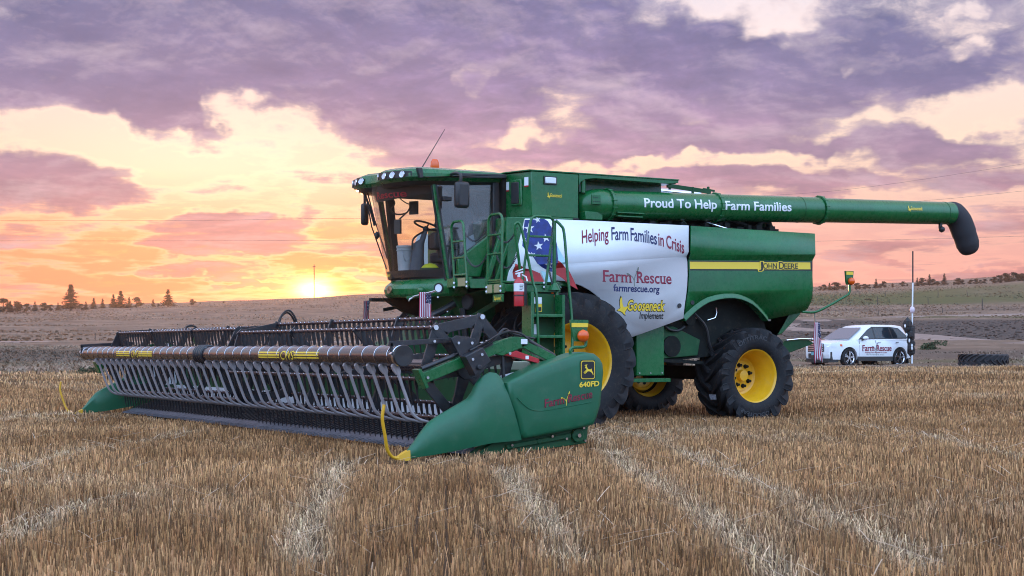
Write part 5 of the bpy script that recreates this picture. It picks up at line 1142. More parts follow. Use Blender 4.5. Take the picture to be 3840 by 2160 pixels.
# floor, knife and back
b = MB(); b.prism([(-3.88, .11), (-3.86, .135), (-3.14, .36), (-3.14, .30)], -HV, HV); n = 92; b.cur = 1
for i in range(n):
    v = -HV + .06 + (2 * HV - .12) * i / (n - 1); sk = .10
    b.loft([[(-3.84, v - .012 + sk, .142), (-3.84, v + .012 + sk, .142), (-3.84, v + .012 + sk, .165), (-3.84, v - .012 + sk, .165)], [(-3.16, v - .012 - sk, .352), (-3.16, v + .012 - sk, .352), (-3.16, v + .012 - sk, .378), (-3.16, v - .012 - sk, .378)]])
for k in range(1, 4):
    t = k / 4; b.bar((-3.84 + .68 * t, -HV, .15 + .205 * t), (-3.84 + .68 * t, HV, .15 + .205 * t), .016, .022)
H_(b, 'draper_belt', [BELT, BLACK_P])
b = MB(); b.prism([(-4.00, .055), (-3.97, .085), (-3.87, .135), (-3.84, .12), (-3.84, .05)], -HV, HV)
for i in range(124):
    v = -HV + .05 + i * (2 * HV - .1) / 123; b.loft([[(-3.98, v - .018, .065), (-3.98, v + .018, .065), (-3.96, v + .018, .100), (-3.96, v - .018, .100)], [(-4.075, v - .005, .062), (-4.075, v + .005, .062), (-4.07, v + .005, .072), (-4.07, v - .005, .072)]])
H_(b, 'cutter_bar', mat('worn knife steel', (.17, .16, .18), .5, metal=.5, var=.3, vscale=8, dust=.3))
b = MB(); b.prism([(-3.15, .35), (-3.135, .35), (-3.095, .53), (-3.11, .53)], -HV, HV); H_(b, 'belt_deflector', PALE)
b = MB(); b.prism([(-3.10, .53), (-3.08, .53), (-3.04, .93), (-3.06, .93)], -HV, HV); H_(b, 'back_sheet', GREEN_D)
b = MB(); b.box((-3.02, -HV, .90), (-2.84, HV, 1.02)); H_(b, 'back_beam', mat('pale green beam', (.30, .34, .25), .5, var=.1, dust=.2), .01)
b = MB(); [b.bar((-2.9, v, .2), (-2.95, v, .95), .08, .08) for v in (-6, -4, -2, -.9, .9, 2, 4, 6)]; b.box((-3.0, -HV, .22), (-2.86, HV, .34)); H_(b, 'back_frame', GREEN_D)
for s in (-1, 1):
    b = MB(); b.prism([(-3.62, .50), (-3.55, .86), (-2.70, 1.05), (-2.60, .60)], *sorted((s * 6.10, s * 6.115))); H_(b, 'end_sheet', PALE)
    b = MB(); b.prism([(-3.90, .12), (-3.6, .42), (-2.62, .60), (-2.6, .2)], *sorted((s * 6.10, s * 6.12))); H_(b, 'end_wall', GREEN_D)

# reel: two halves of six tine bars round a shaft
RC, RR = (-3.84, .96), .57
b = MB(); b.tube([(RC[0], -5.95, RC[1]), (RC[0], 5.95, RC[1])], .085, 20); H_(b, 'reel_shaft', TUBE, smooth=60)
def bat_pos(half, k):
    a = R_(12 + 60 * k - (8 if half else 0)); return RC[0] + RR * math.cos(a), RC[1] + RR * math.sin(a)
def spider(v, half, name='reel_spider', plate=True):
    b = MB(); t = .014
    for k in range(6):
        x, z = bat_pos(half, k); x2, z2 = bat_pos(half, (k + 1) % 6); d = Vector((x - RC[0], z - RC[1])).normalized(); nrm = Vector((-d.y, d.x))
        q = [Vector(RC) + nrm * .085, Vector(RC) + d * .30 + nrm * .055, Vector((x, z)) + nrm * .05 + d * .03, Vector((x, z)) - nrm * .05 + d * .03, Vector(RC) + d * .30 - nrm * .055, Vector(RC) - nrm * .085]
        b.prism([(p.x, p.y) for p in q], v - t, v + t)
        if plate:
            e = Vector((x2 - x, z2 - z)).normalized(); o = Vector((-e.y, e.x)); o = o if o.dot(Vector((x, z)) - Vector(RC)) > 0 else -o; m_ = (Vector((x, z)) + Vector((x2, z2))) / 2
            q = [Vector((x, z)) + o * .03, Vector((x2, z2)) + o * .03, Vector((x2, z2)) - o * .17, m_ + e * .12 - o * .085, m_ - e * .12 - o * .085, Vector((x, z)) - o * .17]
            b.prism([(p.x, p.y) for p in q], v - t * .9, v + t * .9)
    b.cyl((RC[0], v, RC[1]), (0, 1, 0), .13, .05, 18)
    o = H_(b, name, BLACK_P, .003)
    if abs(v) > 5.9:
        b = MB()
        for k in range(6): x, z = bat_pos(half, k); b.cyl((x, v + math.copysign(.022, v), z), (0, 1, 0), .028, .03, 10)
        b.build('spider_bolts', CHROME, o)
for v, h, p in ((-5.97, 0, True), (-4.0, 0, False), (-2.05, 0, False), (-.14, 0, True), (.14, 1, True), (2.05, 1, False), (4.0, 1, False), (5.97, 1, True)): spider(v, h, plate=p)
def tine_geo(b, x, y, z):
    b.loft([[(x - .020, y - .011, z + .02), (x + .020, y - .011, z + .02), (x + .020, y + .011, z + .02), (x - .020, y + .011, z + .02)], [(x - .017, y - .016, z - .04), (x + .013, y - .016, z - .04), (x + .013, y + .016, z - .04), (x - .017, y + .016, z - .04)], [(x + .008, y - .009, z - .16), (x + .026, y - .009, z - .16), (x + .026, y + .009, z - .16), (x + .008, y + .009, z - .16)], [(x + .030, y - .004, z - .285), (x + .038, y - .004, z - .285), (x + .038, y + .004, z - .285), (x + .030, y + .004, z - .285)]])
tb = MB(); tine_geo(tb, 0, 0, 0); proto = tb.build('tine', TINE_M, head, 30, org=Vector()); tine_mesh = proto.data; bpy.data.objects.remove(proto)
rest = MB(); made = 0; spots = []
for half in (0, 1):
    for k in range(6):
        x, z = bat_pos(half, k); v0, v1 = (-5.95, -.16) if half == 0 else (.16, 5.95); b = MB(); b.tube([(x, v0, z), (x, v1, z)], .021, 10)
        nt = 40; step = (v1 - v0) / nt
        for i in range(nt): b.cyl((x, v0 + step * (i + .5), z), (0, 1, 0), .027, .045, 10)
        b.cur = 1; [b.ball((x - .018, v0 + step * (i + .5) - .03, z + .012), .009, 6) for i in range(nt)]
        bar = H_(b, 'tine_bar', [PLUM, CHROME], smooth=50)
        for i in range(nt): spots.append((half, k, x, v0 + step * (i + .5), z, bar))
vis_rank = {1: 0, 2: 0, 3: 0, 4: 1, 5: 2, 0: 2}
spots.sort(key=lambda s_: (s_[3] + 2.2 * vis_rank[s_[1]]))
for n_, (half, k, x, v, z, bar) in enumerate(spots):
    if n_ < 100: o = bpy.data.objects.new('tine', tine_mesh); COL.objects.link(o); o.parent = bar; o.location = Vector((x, v, z)) - ORG[bar]
    else: tine_geo(rest, x, v, z)
tag(H_(rest, 'tines', TINE_M, smooth=30), kind='stuff')

# air pipe with its grey fingers
TU, TZ, TR = -4.676, 1.086, .104
air = []
for v0, v1 in ((-6.15, -.13), (.13, 6.15)):
    b = MB(); b.tube([(TU, v0, TZ), (TU, v1, TZ)], TR, 32); air.append(H_(b, 'air_pipe', TUBE, smooth=60))
    vo = v0 if v0 < -1 else v1; s = -1 if v0 < -1 else 1
    b = MB(); b.lathe([(TR + .004, -s * .03), (TR + .010, 0), (TR + .004, s * .012), (TR - .012, s * .012), (.001, s * .006)], (TU, vo, TZ), (0, 1, 0), 32); b.build('pipe_cap', BLACK, air[-1], 40)
    b = MB(); b.lathe([(TR + .002, -.02), (TR + .008, -.014), (TR + .008, .014), (TR + .002, .02)], (TU, vo - s * .06, TZ), (0, 1, 0), 32); b.bar((TU - TR - .02, vo - s * .06, TZ + .01), (TU - TR + .01, vo - s * .06, TZ + .04), .05, .02); b.build('pipe_cap_clamp', CHROME, air[-1], 40)
b = MB()
for v in (-.15, -.09, .0, .09, .15): b.lathe([(TR + .004, -.02), (TR + .028, -.01), (TR + .028, .01), (TR + .004, .02)], (TU, v, TZ), (0, 1, 0), 28)
b.lathe([(TR - .01, -.16), (TR - .01, .16)], (TU, 0, TZ), (0, 1, 0), 28); b.bar((TU + .02, -.17, TZ + .10), (TU + .02, .17, TZ + .10), .10, .03); b.bar((TU + .05, 0, TZ + .1), (RC[0], 0, 1.17), .10, .04); b.box((-4.22, -.16, 1.20), (-4.02, .10, 1.30)); b.cyl((-4.12, -.02, 1.33), (0, 1, 0), .06, .20, 14); H_(b, 'pipe_joint', BLACK_P, .004)
cl = MB(); cl.tube([(TU + (TR + .004) * math.cos(a), 0, TZ + (TR + .004) * math.sin(a)) for a in [k * math.tau / 28 for k in range(28)]], .0055, 6, closed=True); cl.bar((TU, -.03, TZ - TR - .01), (TU, .03, TZ - TR - .01), .02, .012)
clo = cl.build('hose_clamp', CHROME, head, 60, org=Vector()); clm = clo.data; bpy.data.objects.remove(clo)
fg = MB(); path = smooth_path([(-4.735, 0, 1.0), (-4.69, 0, .93), (-4.625, 0, .76), (-4.555, 0, .58), (-4.51, 0, .485), (-4.44, 0, .425), (-4.34, 0, .395), (-4.235, 0, .372)], 4); n = len(path)
fg.tube(path, [.018 if i < n * .75 else .018 * (1 - .55 * (i - n * .75) / (n * .25)) for i in range(n)], 10)
fg.loft([[(-4.74 + dx - w, -.006, z), (-4.74 + dx + w, -.006, z), (-4.74 + dx + w, .028, z), (-4.74 + dx - w, .028, z)] for z, w, dx in ((1.0, .022, .02), (.975, .042, .03), (.93, .042, .05), (.89, .020, .065))])
fgo = fg.build('air_finger', FINGER, head, 40, org=Vector()); fgm = fgo.data; bpy.data.objects.remove(fgo)
for k in range(40):
    v = -5.97 + k * (11.94 / 39)
    p = air[0] if v < 0 else air[1]
    o = bpy.data.objects.new('hose_clamp', clm); COL.objects.link(o); o.parent = p; o.location = Vector((0, v, 0)) - ORG[p]
    if v < 5.5: o = bpy.data.objects.new('air_finger', fgm); COL.objects.link(o); o.parent = head; o.location = Vector((0, v - .06, 0)) - ORG[head]
# yellow stripes and letters on the pipe
def on_tube(v0): return lambda x, y: (TU - (TR + .003) * math.cos(y / TR), v0 - x, TZ + (TR + .003) * math.sin(y / TR))
def px_v(px): r = ray(px, 1330); return (CAM + r * ((TU - .1 - CAM.x) / r.x)).y
for pa, pb, pc, pd, p in ((969, 1048, 1103, 1195, air[0]), (437, 488, 520, 570, air[1])):
    for a, c in ((pa, pb), (pc, pd)):
        va, vc = px_v(a), px_v(c); fn = on_tube(va); b = MB()
        for h in (.022, -.008, -.038):
            for q in range(6): b.add([fn((va - vc) * q / 6, h), fn((va - vc) * (q + 1) / 6, h), fn((va - vc) * (q + 1) / 6, h + .018), fn((va - vc) * q / 6, h + .018)], [(0, 1, 2, 3)])
        b.build('yellow_stripes', YEL_DECAL, p, 0)
    va, vc = px_v(pb + 4), px_v(pc - 4)
    lettering('pipe_lettering', 'CWS', lambda x, y, f_=on_tube(va): f_(x, y - .055), va - vc, .105, YEL_DECAL, p, .01, slant=.25, rows=8)

# reel arms, tilt plates, cylinders and hoses at both ends
for s in (-1, 1):
    y = s * 6.15
    b = MB(); b.bar((-4.49, y, .845), (-3.52, y, 1.195), .10, .115); b.prism([(-3.60, 1.10), (-3.57, 1.24), (-3.38, 1.29), (-3.24, 1.285), (-3.20, 1.20), (-3.40, 1.13), (-3.52, 1.085)], y - .045, y + .045); b.bar((-3.28, y, 1.225), (-2.78, y, 1.0), .09, .09); H_(b, 'reel_arm', GREEN, .006)
    b = MB(); b.loft([[(-4.545, y - .08, .94), (-4.545, y + .08, .94), (-4.51, y + .08, .955), (-4.51, y - .08, .955)], [(-4.455, y - .08, .745), (-4.455, y + .08, .745), (-4.42, y + .08, .76), (-4.42, y - .08, .76)]]); H_(b, 'arm_end_plate', GREEN, .004)
    b = MB(); b.tube([(-4.47, y, .95), (-4.08, y, 1.09)], .026, 10); b.tube([(-4.08, y, 1.09), (-3.9, y, 1.155)], .014, 8); H_(b, 'arm_cylinder', BLACK_P, smooth=60); b = MB(); b.tube([(-3.20, y - s * -.02, 1.245), (-2.86, y, 1.08)], .032, 10); H_(b, 'arm_cylinder', BLACK_P, smooth=60)
    b = MB(); b.prism([(-4.16, 1.26), (-4.10, 1.30), (-3.88, 1.27), (-3.80, 1.1), (-3.72, .98), (-3.86, .84), (-3.94, .88)], y - .075, y - .060) if s < 0 else b.prism([(-4.16, 1.26), (-4.10, 1.30), (-3.88, 1.27), (-3.80, 1.1), (-3.72, .98), (-3.86, .84), (-3.94, .88)], y + .060, y + .075)
    b.bar((-4.79, y * .985, 1.21), (-3.86, y * .985, 1.262), .02, .055); b.bar((-4.77, y * .985, 1.22), (-4.77, y * .985, 1.10), .02, .03); H_(b, 'pipe_support', BLACK_P, .003)
    b = MB(); yy = sorted((y + s * .08, y + s * .20)); b.loft([[(x, yy[0], z) for x, z in ((-4.06, 1.08), (-3.85, 1.175), (-3.75, 1.03), (-3.94, .875))], [(x, yy[1], z) for x, z in ((-4.06, 1.08), (-3.85, 1.175), (-3.75, 1.03), (-3.94, .875))]]); b.cyl((-3.90, y + s * .21, .965), (0, 1, 0), .028, .04, 12); H_(b, 'drive_cover', BLACK_P, .008)
    for x, z, off in ((-3.98, 1.05, .205), (-3.87, 1.10, .205), (-4.08, 1.22, .08), (-3.92, 1.22, .08), (-4.44, .86, .08), (-3.80, 1.22, .08), (-3.73, 1.24, .08), (-3.46, 1.11, .08), (-4.28, 1.238, -.08), (-4.0, 1.25, -.08)):
        b = MB(); b.cyl((x, y + s * off, z), (0, 1, 0), .016, .03, 8); H_(b, 'arm_bolt', CHROME)
    b = MB(); b.prism([(-3.50, 1.09), (-3.36, 1.14), (-3.07, 1.05), (-3.07, 1.0), (-3.27, 1.045), (-3.36, 1.065)], y - .05, y + .05); H_(b, 'safety_stop', RED, .004)
    b = MB(); b.box((-3.245, y + s * .050 - .003, 1.048), (-3.205, y + s * .050 + .003, 1.085)); b.box((-3.30, y - .049, 1.21), (-3.22, y - .0465, 1.265)); H_(b, 'arm_sticker', WHITE_D)
    b = MB(); b.tube(smooth_path([(-3.95, y - .1, 1.14), (-3.75, y - .1, 1.23), (-3.55, y - .08, 1.33), (-3.42, y - .06, 1.34), (-3.30, y - .05, 1.32), (-3.18, y - .04, 1.25)]), .013, 6); b.tube(smooth_path([(-3.9, y - .1, 1.12), (-3.7, y - .1, 1.22), (-3.52, y - .06, 1.37), (-3.36, y + .02, 1.32), (-3.1, y, 1.27)]), .012, 6); b.bar((-3.84, y - .06, 1.16), (-3.66, y - .06, 1.22), .03, .04); b.tube([(-3.50, y, 1.08), (-3.48, y, .72)], .02, 8); H_(b, 'hydraulic_hose', BLACK, smooth=60)
    b = MB(); b.bar((-3.22, y + .02, .82), (-3.10, y + .02, 1.02), .08, .06); b.bar((-3.12, y + .02, .80), (-2.95, y + .02, .93), .05, .05); H_(b, 'shield_bracket', GREEN, .004)
b = MB()
for dy, dz in ((0, 0), (.05, -.03)): b.tube(smooth_path([(-3.55, .2 + dy, 1.30 + dz), (-3.53, .2 + dy, 1.45 + dz), (-3.48, .2 + dy, 1.63 + dz), (-3.37, .2 + dy, 1.71 + dz), (-3.27, .2 + dy, 1.60 + dz), (-3.23, .2 + dy, 1.40 + dz), (-3.22, .2 + dy, 1.1)], 4), .016, 6)
b.tube(smooth_path([(-3.50, .2, 1.52), (-3.42, .2, 1.50), (-3.30, .2, 1.51), (-3.24, .2, 1.47)]), .005, 5); H_(b, 'hose_loop', BLACK, smooth=60)
b = MB(); b.tube(smooth_path([(-3.3, 5.2, 1.32), (-3.25, 5.2, 1.5), (-3.12, 5.2, 1.56), (-3.0, 5.2, 1.48), (-2.98, 5.2, 1.3)]), .02, 6); H_(b, 'hose_loop', BLACK, smooth=60)
b = MB()
for v in [-5.2 + 1.1 * i for i in range(10)]: b.tube([(-4.70, v, .97), (-4.28, v + .45, 1.02)], .006, 5)
H_(b, 'brace_wires', STEEL)

# ================================================================== WHITE CAR parked beyond the field
CAR_D, CAR_A = 61.3, R_(33)
CARW = mat('white car paint', (.78, .78, .80), .22, coat=.8, var=.02, dust=.05)
CGLASS = mat('car window glass', (.012, .022, .030), .08, spec=.5)
CARSCR = mat('car windscreen glass', (.06, .09, .12), .05, coat=.6, spec=.6)
CLAD = mat('dark grey cladding', (.035, .034, .035), .6)
cf = Vector((*view_xy(0, 0), 0)) - Vector((*view_xy(math.cos(CAR_A), math.sin(CAR_A)), 0)); cf.normalize()   # forward: to the left and towards the viewer
cs = Vector((0, 0, 1)).cross(cf)                                                                              # its left side
CX = (3179 - 1920) / F_PX * CAR_D
fwp = Vector((*view_xy(CX, CAR_D), 0)); cbase = fwp - cf * 1.41 - cs * .82; cz = tz(fwp.x, fwp.y) - .01
def cl_(x, y, z): p = cbase + cf * x + cs * y; return (p.x, p.y, cz + z)
car = thing('parked_car', cl_(0, 0, 0), 'white estate car with red charity lettering parked on the grass', 'car')
def cprism(pts, y0, y1, yfun=None):
    """side outline swept across the car, cut into slices so the nose and tail can taper in plan"""
    bm = bmesh.new(); n = len(pts); A = [bm.verts.new((x, y0, z)) for x, z in pts]; B = [bm.verts.new((x, y1, z)) for x, z in pts]
    bm.faces.new(A); bm.faces.new(B[::-1])
    for i in range(n): bm.faces.new((A[i], A[(i + 1) % n], B[(i + 1) % n], B[i]))
    for q in (2.1, 1.9, 1.6, 1.2, .6, 0, -.6, -1.2, -1.6, -1.85, -2.05): bmesh.ops.bisect_plane(bm, geom=bm.verts[:] + bm.edges[:] + bm.faces[:], plane_co=(q, 0, 0), plane_no=(1, 0, 0))
    for q in (.45, .75, .92): bmesh.ops.bisect_plane(bm, geom=bm.verts[:] + bm.edges[:] + bm.faces[:], plane_co=(0, 0, q), plane_no=(0, 0, 1))
    for q in (-.5, 0, .5): bmesh.ops.bisect_plane(bm, geom=bm.verts[:] + bm.edges[:] + bm.faces[:], plane_co=(0, q, 0), plane_no=(0, 1, 0))
    bmesh.ops.triangulate(bm, faces=[f for f in bm.faces if len(f.verts) > 4]); bm.verts.index_update()
    b = MB(); b.add([cl_(*(yfun(*v.co) if yfun else v.co)) for v in bm.verts], [[v.index for v in f.verts] for f in bm.faces]); bm.free(); return b
def ctap(x, y, z):
    k = 1.
    if x > 1.35: k -= .30 * ((x - 1.35) / 1.0) ** 2
    if x < -1.5: k -= .16 * ((-x - 1.5) / .8) ** 2
    k *= 1 - .05 * max(0, (z - .8) / .25) ** 2 - .04 * max(0, (.45 - z) / .2)
    xo = x - .12 * (abs(y) / .95) ** 2 * (1 if x > 1.9 else 0)
    return (xo, y * k, z - .03 * (y / .95) ** 2 * (1 if z > .9 else 0))
arcs = lambda cx: [(cx + .43 * math.cos(R_(a)), .37 + .43 * math.sin(R_(a))) for a in range(-10, 191, 20)]
OUT = [(-2.28, .42)] + [(x, z) for x, z in arcs(-1.41)[::-1]] + [(x, z) for x, z in arcs(1.41)[::-1]] + [(2.30, .30), (2.38, .52), (2.37, .80), (2.26, .96), (1.7, 1.05), (1.0, 1.12), (-2.1, 1.15), (-2.30, 1.05), (-2.36, .72)]
cprism(OUT, -.93, .93, ctap).build('body', CARW, car, 32)
cprism([(-2.26, .30), (2.2, .30), (2.2, .60), (-2.26, .60)], -.70, .70).build('underbody', CLAD, car)
for x0, x1, y in ((-.98, .98, .915),):
    for s in (-1, 1): b = MB(); b.loft([[cl_(x, s * yy, z) for yy, z in ((.92, .42), (.945, .40), (.93, .24), (.88, .24))] for x in (x0, x1)]); b.build('sill_cladding', CLAD, car)
b = MB(); b.loft([[cl_(*ctap(x, y, z)) for x, z in ((2.40, .34), (2.34, .18), (2.0, .20), (2.0, .36))] for y in (-.93, -.5, 0, .5, .93)]); b.build('front_valance', CLAD, car)
# cabin
def gh(k, z, x0, x1, w): return [cl_(x0, -w * .72, z), cl_(x0 - .28, -w, z), cl_(x1 + .25, -w, z), cl_(x1, -w * .8, z), cl_(x1, w * .8, z), cl_(x1 + .25, w, z), cl_(x0 - .28, w, z), cl_(x0, w * .72, z)]
b = MB(); b.loft([gh(0, 1.08, 1.28, -2.18, .87), gh(0, 1.56, .42, -1.92, .72), gh(0, 1.64, .22, -1.86, .66), gh(0, 1.69, -.15, -1.55, .5)]); b.build('cabin_roof', CARW, car, 50)
def side_glass(s, pts): return [cl_(x, s * (.87 - (z - 1.08) * .3125 + .006), z) for x, z in pts]
WG = ([(.80, 1.12), (.30, 1.44), (.02, 1.555), (-.02, 1.14)], [(-.10, 1.14), (-.06, 1.565), (-.92, 1.575), (-1.02, 1.15)], [(-1.09, 1.155), (-1.0, 1.575), (-1.45, 1.53), (-1.86, 1.20)])
for s in (-1, 1):
    for q in WG: b = MB(); b.add(side_glass(s, q), [(0, 1, 2, 3)]); b.build('side_window', CGLASS, car, 0)
    b = MB(); b.add([cl_(x, s * (.87 - (z - 1.08) * .3125 + .003), z) for x, z in ((.88, 1.09), (.28, 1.48), (0, 1.60), (-1.0, 1.61), (-1.5, 1.56), (-1.95, 1.19), (-1.85, 1.13))], [tuple(range(7))]); b.build('window_surround', BLACK, car, 0)
    b = MB(); b.ball(cl_(.62, s * 1.02, 1.15), .12, 10, (1.0, .9, .7)); b.build('wing_mirror', CARW, car, 60); b = MB(); b.bar(cl_(.66, s * .86, 1.08), cl_(.62, s * 1.0, 1.08), .08, .05); b.build('mirror_foot', BLACK, car)
    for x in (-.30, -1.30): b = MB(); b.bar(cl_(x + .16, s * .945, .98), cl_(x, s * .945, .985), .03, .03); b.build('door_handle', CHROME, car)
    b = MB(); [b.loft([[cl_(x - .006, s * (.932 - .04 * max(0, (z - .8) / .25) ** 2), z), cl_(x + .006, s * (.932 - .04 * max(0, (z - .8) / .25) ** 2), z), cl_(x + .006, s * .90, z), cl_(x - .006, s * .90, z)] for z in (.45, .8, 1.06)]) for x in (.86, -.06)]; b.build('door_seams', GREY_D, car)
    b = MB(); b.loft([[cl_(*ctap(x, s * y, z)) for z in (.80, .92)] for x, y in ((2.395, .50), (2.375, .70), (2.30, .94), (2.05, .95), (1.75, .945))], closed=False, caps=False); b.build('headlight', LENS, car, 60)
    b = MB(); b.loft([[cl_(*ctap(x, s * y, z)) for z in (.82, .90)] for x, y in ((2.0, .957), (1.78, .955))], closed=False, caps=False); b.build('indicator', ORANGE_L, car, 0)
    b = MB(); b.loft([[cl_(*ctap(x, s * y, z)) for z in (.80, 1.02)] for x, y in ((-2.05, .945), (-2.33, .94), (-2.38, .75))], closed=False, caps=False); b.build('tail_light', RED, car, 60)
ws = lambda t, y: (1.30 - .88 * t, y, 1.09 + .48 * t)
b = MB(); b.loft([[tuple(Vector(cl_(*ws(t, y * (.80 - .16 * t)))) + (cf * .008 + Vector((0, 0, .012)))) for t in (.03, .5, .98)] for y in (-.92, -.5, 0, .5, .92)], closed=False, caps=False); b.build('windscreen', CARSCR, car, 60)
b = MB(); [b.loft([[cl_(*ctap(2.40 + .01, y, z + h)) for h in (-.022, .022)] for y in (-.62, -.3, 0, .3, .62)], closed=False, caps=False) for z in (.66, .74, .82, .90)]; b.build('grille_bars', CHROME, car, 30)
b = MB(); b.loft([[cl_(*ctap(2.392, y, z)) for z in (.60, .94)] for y in (-.66, -.3, 0, .3, .66)], closed=False, caps=False); b.build('grille', BLACK, car, 30)
b = MB(); b.loft([[cl_(*ctap(2.405, y, z)) for z in (.36, .54)] for y in (-.60, -.3, 0, .3, .60)], closed=False, caps=False); b.build('lower_grille', BLACK, car, 30)
b = MB(); b.loft([[cl_(2.43, y, z) for z in (.47, .60)] for y in (-.16, .16)], closed=False, caps=False); b.build('number_plate', mat('teal number plate', (.12, .30, .34), .5, var=.5, vscale=25), car, 0)
b = MB(); b.tube([cl_(-1.05, 0, 1.70), cl_(-1.25, 0, 1.78)], [.03, .01], 6); b.ball(cl_(-.30, .05, 1.70), .04, 8); b.build('roof_aerial', BLACK, car)
b = MB(); b.bar(cl_(1.1, 0, 1.16), cl_(.98, .55, 1.20), .02, .02); b.bar(cl_(1.15, -.5, 1.15), cl_(1.05, .05, 1.19), .02, .02); b.build('wiper', BLACK, car)
for x in (1.41, -1.41):
    for s in (-1, 1):
        c = Vector(cl_(x, s * .82, .37)); b = MB(); b.lathe([(.26, .11), (.34, .115), (.37, .08), (.37, -.08), (.34, -.115), (.2, -.11)], c, cs * s, 32); w_ = b.build('wheel', RUBBER, car, 40)
        b = MB(); b.lathe([(.255, .112), (.262, .10), (.24, .07)], c, cs * s, 28); b.cyl(c + cs * s * .085, cs, .06, .03, 12)
        for k in range(5):
            a0 = k * math.tau / 5 + .4; u = cf; v_ = Vector((0, 0, 1))
            for da in (-.16, .16): q = u * math.cos(a0 + da) + v_ * math.sin(a0 + da); q0 = u * math.cos(a0) + v_ * math.sin(a0); b.bar(c + cs * s * .09 + q0 * .04, c + cs * s * .09 + q * .25, .035, .035, up=cs)
        b.build('rim', CHROME, w_, 30); b = MB(); b.cyl(c + cs * s * .045, cs, .25, .03, 24); b.build('brake_disc', DARK, w_)
        b = MB(); b.bar(Vector(cl_(x - .44, s * .86, .34)), Vector(cl_(x - .46, s * .86, .14)), .20, .02, up=cf); b.build('mud_flap', BLACK, car)
farm_rescue(car, lambda x, y, layer=1: cl_(.72 - x, .945 - .04 * max(0, (.58 + y - .8) / .25) ** 2, .64 + y), 1.62, .23, RED_D, GREY_D)
lettering('small_lettering', 'Helping Farm Families in Crisis', lambda x, y: cl_(.58 - x, .945, .555 + y), 1.22, .045, RED_D, car, .02)
lettering('web_lettering', 'farmrescue.org', lambda x, y: cl_(.5 - x, .945, .475 + y), .95, .04, GREY_D, car, .0)
# paper blown against the rear wheel
p = Vector(cl_(-1.30, 1.12, .04)); b = MB(); b.loft([[tuple(p + cf * (.42 - .84 * i / 6) + cs * (.10 * k) + Vector((0, 0, .05 + .05 * math.sin(i * 1.3 + k)))) for k in (-1, 0, 1)] for i in range(7)], closed=False, caps=False)
o = b.build('plastic_sheet', mat('white plastic film', (.62, .66, .72), .3), None, 60, org=p); tag(o, 'crumpled white plastic sheet lying by the rear car wheel', 'sheet'); o.modifiers.new('t', 'SOLIDIFY').thickness = .006

# ------------------------------------------------------------------ tall pole with black bundle, and the loose tyre
pd = 62.5; pb = at_depth(3420, 1375, pd); pz = tz(pb.x, pb.y); S_ = pd / F_PX
pt = lambda px, py: at_depth(px, py, pd)
pole = thing('signal_pole', (pb.x, pb.y, pz), 'tall thin pole, dark above, white below, black bundle at its foot behind the car', 'pole')
b = MB(); b.tube([(pb.x, pb.y, pz), pt(3421, 1205)], .030, 10); b.tube([pt(3421, 1205), pt(3423, 1060)], .029, 10); b.build('white_shaft', WHITE_D, pole)
b = MB(); b.tube([pt(3423, 1060), pt(3423, 942)], .029, 8); b.build('dark_shaft', BLACK, pole)
b = MB(); c = pt(3421, 1162); b.ball(c, .10, 10, (1, 1, 1.6)); b.build('knob', mat('pale pink plastic', (.7, .55, .6), .4), pole, 60)
b = MB(); rnd = random.Random(4)
for i in range(26):
    t = i / 25; c = pt(3408 + 10 * t - (6 if t < .2 else 0), 1212 + 105 * t); b.ball(c + Vector((rnd.uniform(-.06, .06), rnd.uniform(-.06, .06), 0)), rnd.uniform(.10, .20) * (1.2 if t < .25 else .85), 7, (1, 1, 1.5))
b.build('tarpaulin', mat('black tarpaulin', (.010, .010, .012), .5), pole, 30)
b = MB()
for t, dx in ((.1, -14), (.42, -8), (.62, 2), (.8, 12), (.9, 12)): c = pt(3408 + dx, 1212 + 105 * t) - ray(3420, 1260).normalized() * .22; b.ball(c, .035, 6, (1, 1, 2.4))
b.build('white_patches', WHITE_D, pole, 60)
ty = at_depth(3687, 1364, 61.5); tyz = tz(ty.x, ty.y)
b = tyre_mesh(.97, .48, .56, 22, R_(26), .08, .07)
b.v = [(ty.x + x, ty.y - z * 1.0, tyz + .235 + y) for x, y, z in b.v]
o = b.build('tractor_tyre', mat('weathered rubber', (.030, .030, .034), .6, var=.3, dust=.2, spec=.3), None, 35, org=(ty.x, ty.y, tyz)); tag(o, 'large black tractor tyre lying flat on the dry grass right of the car', 'tyre')

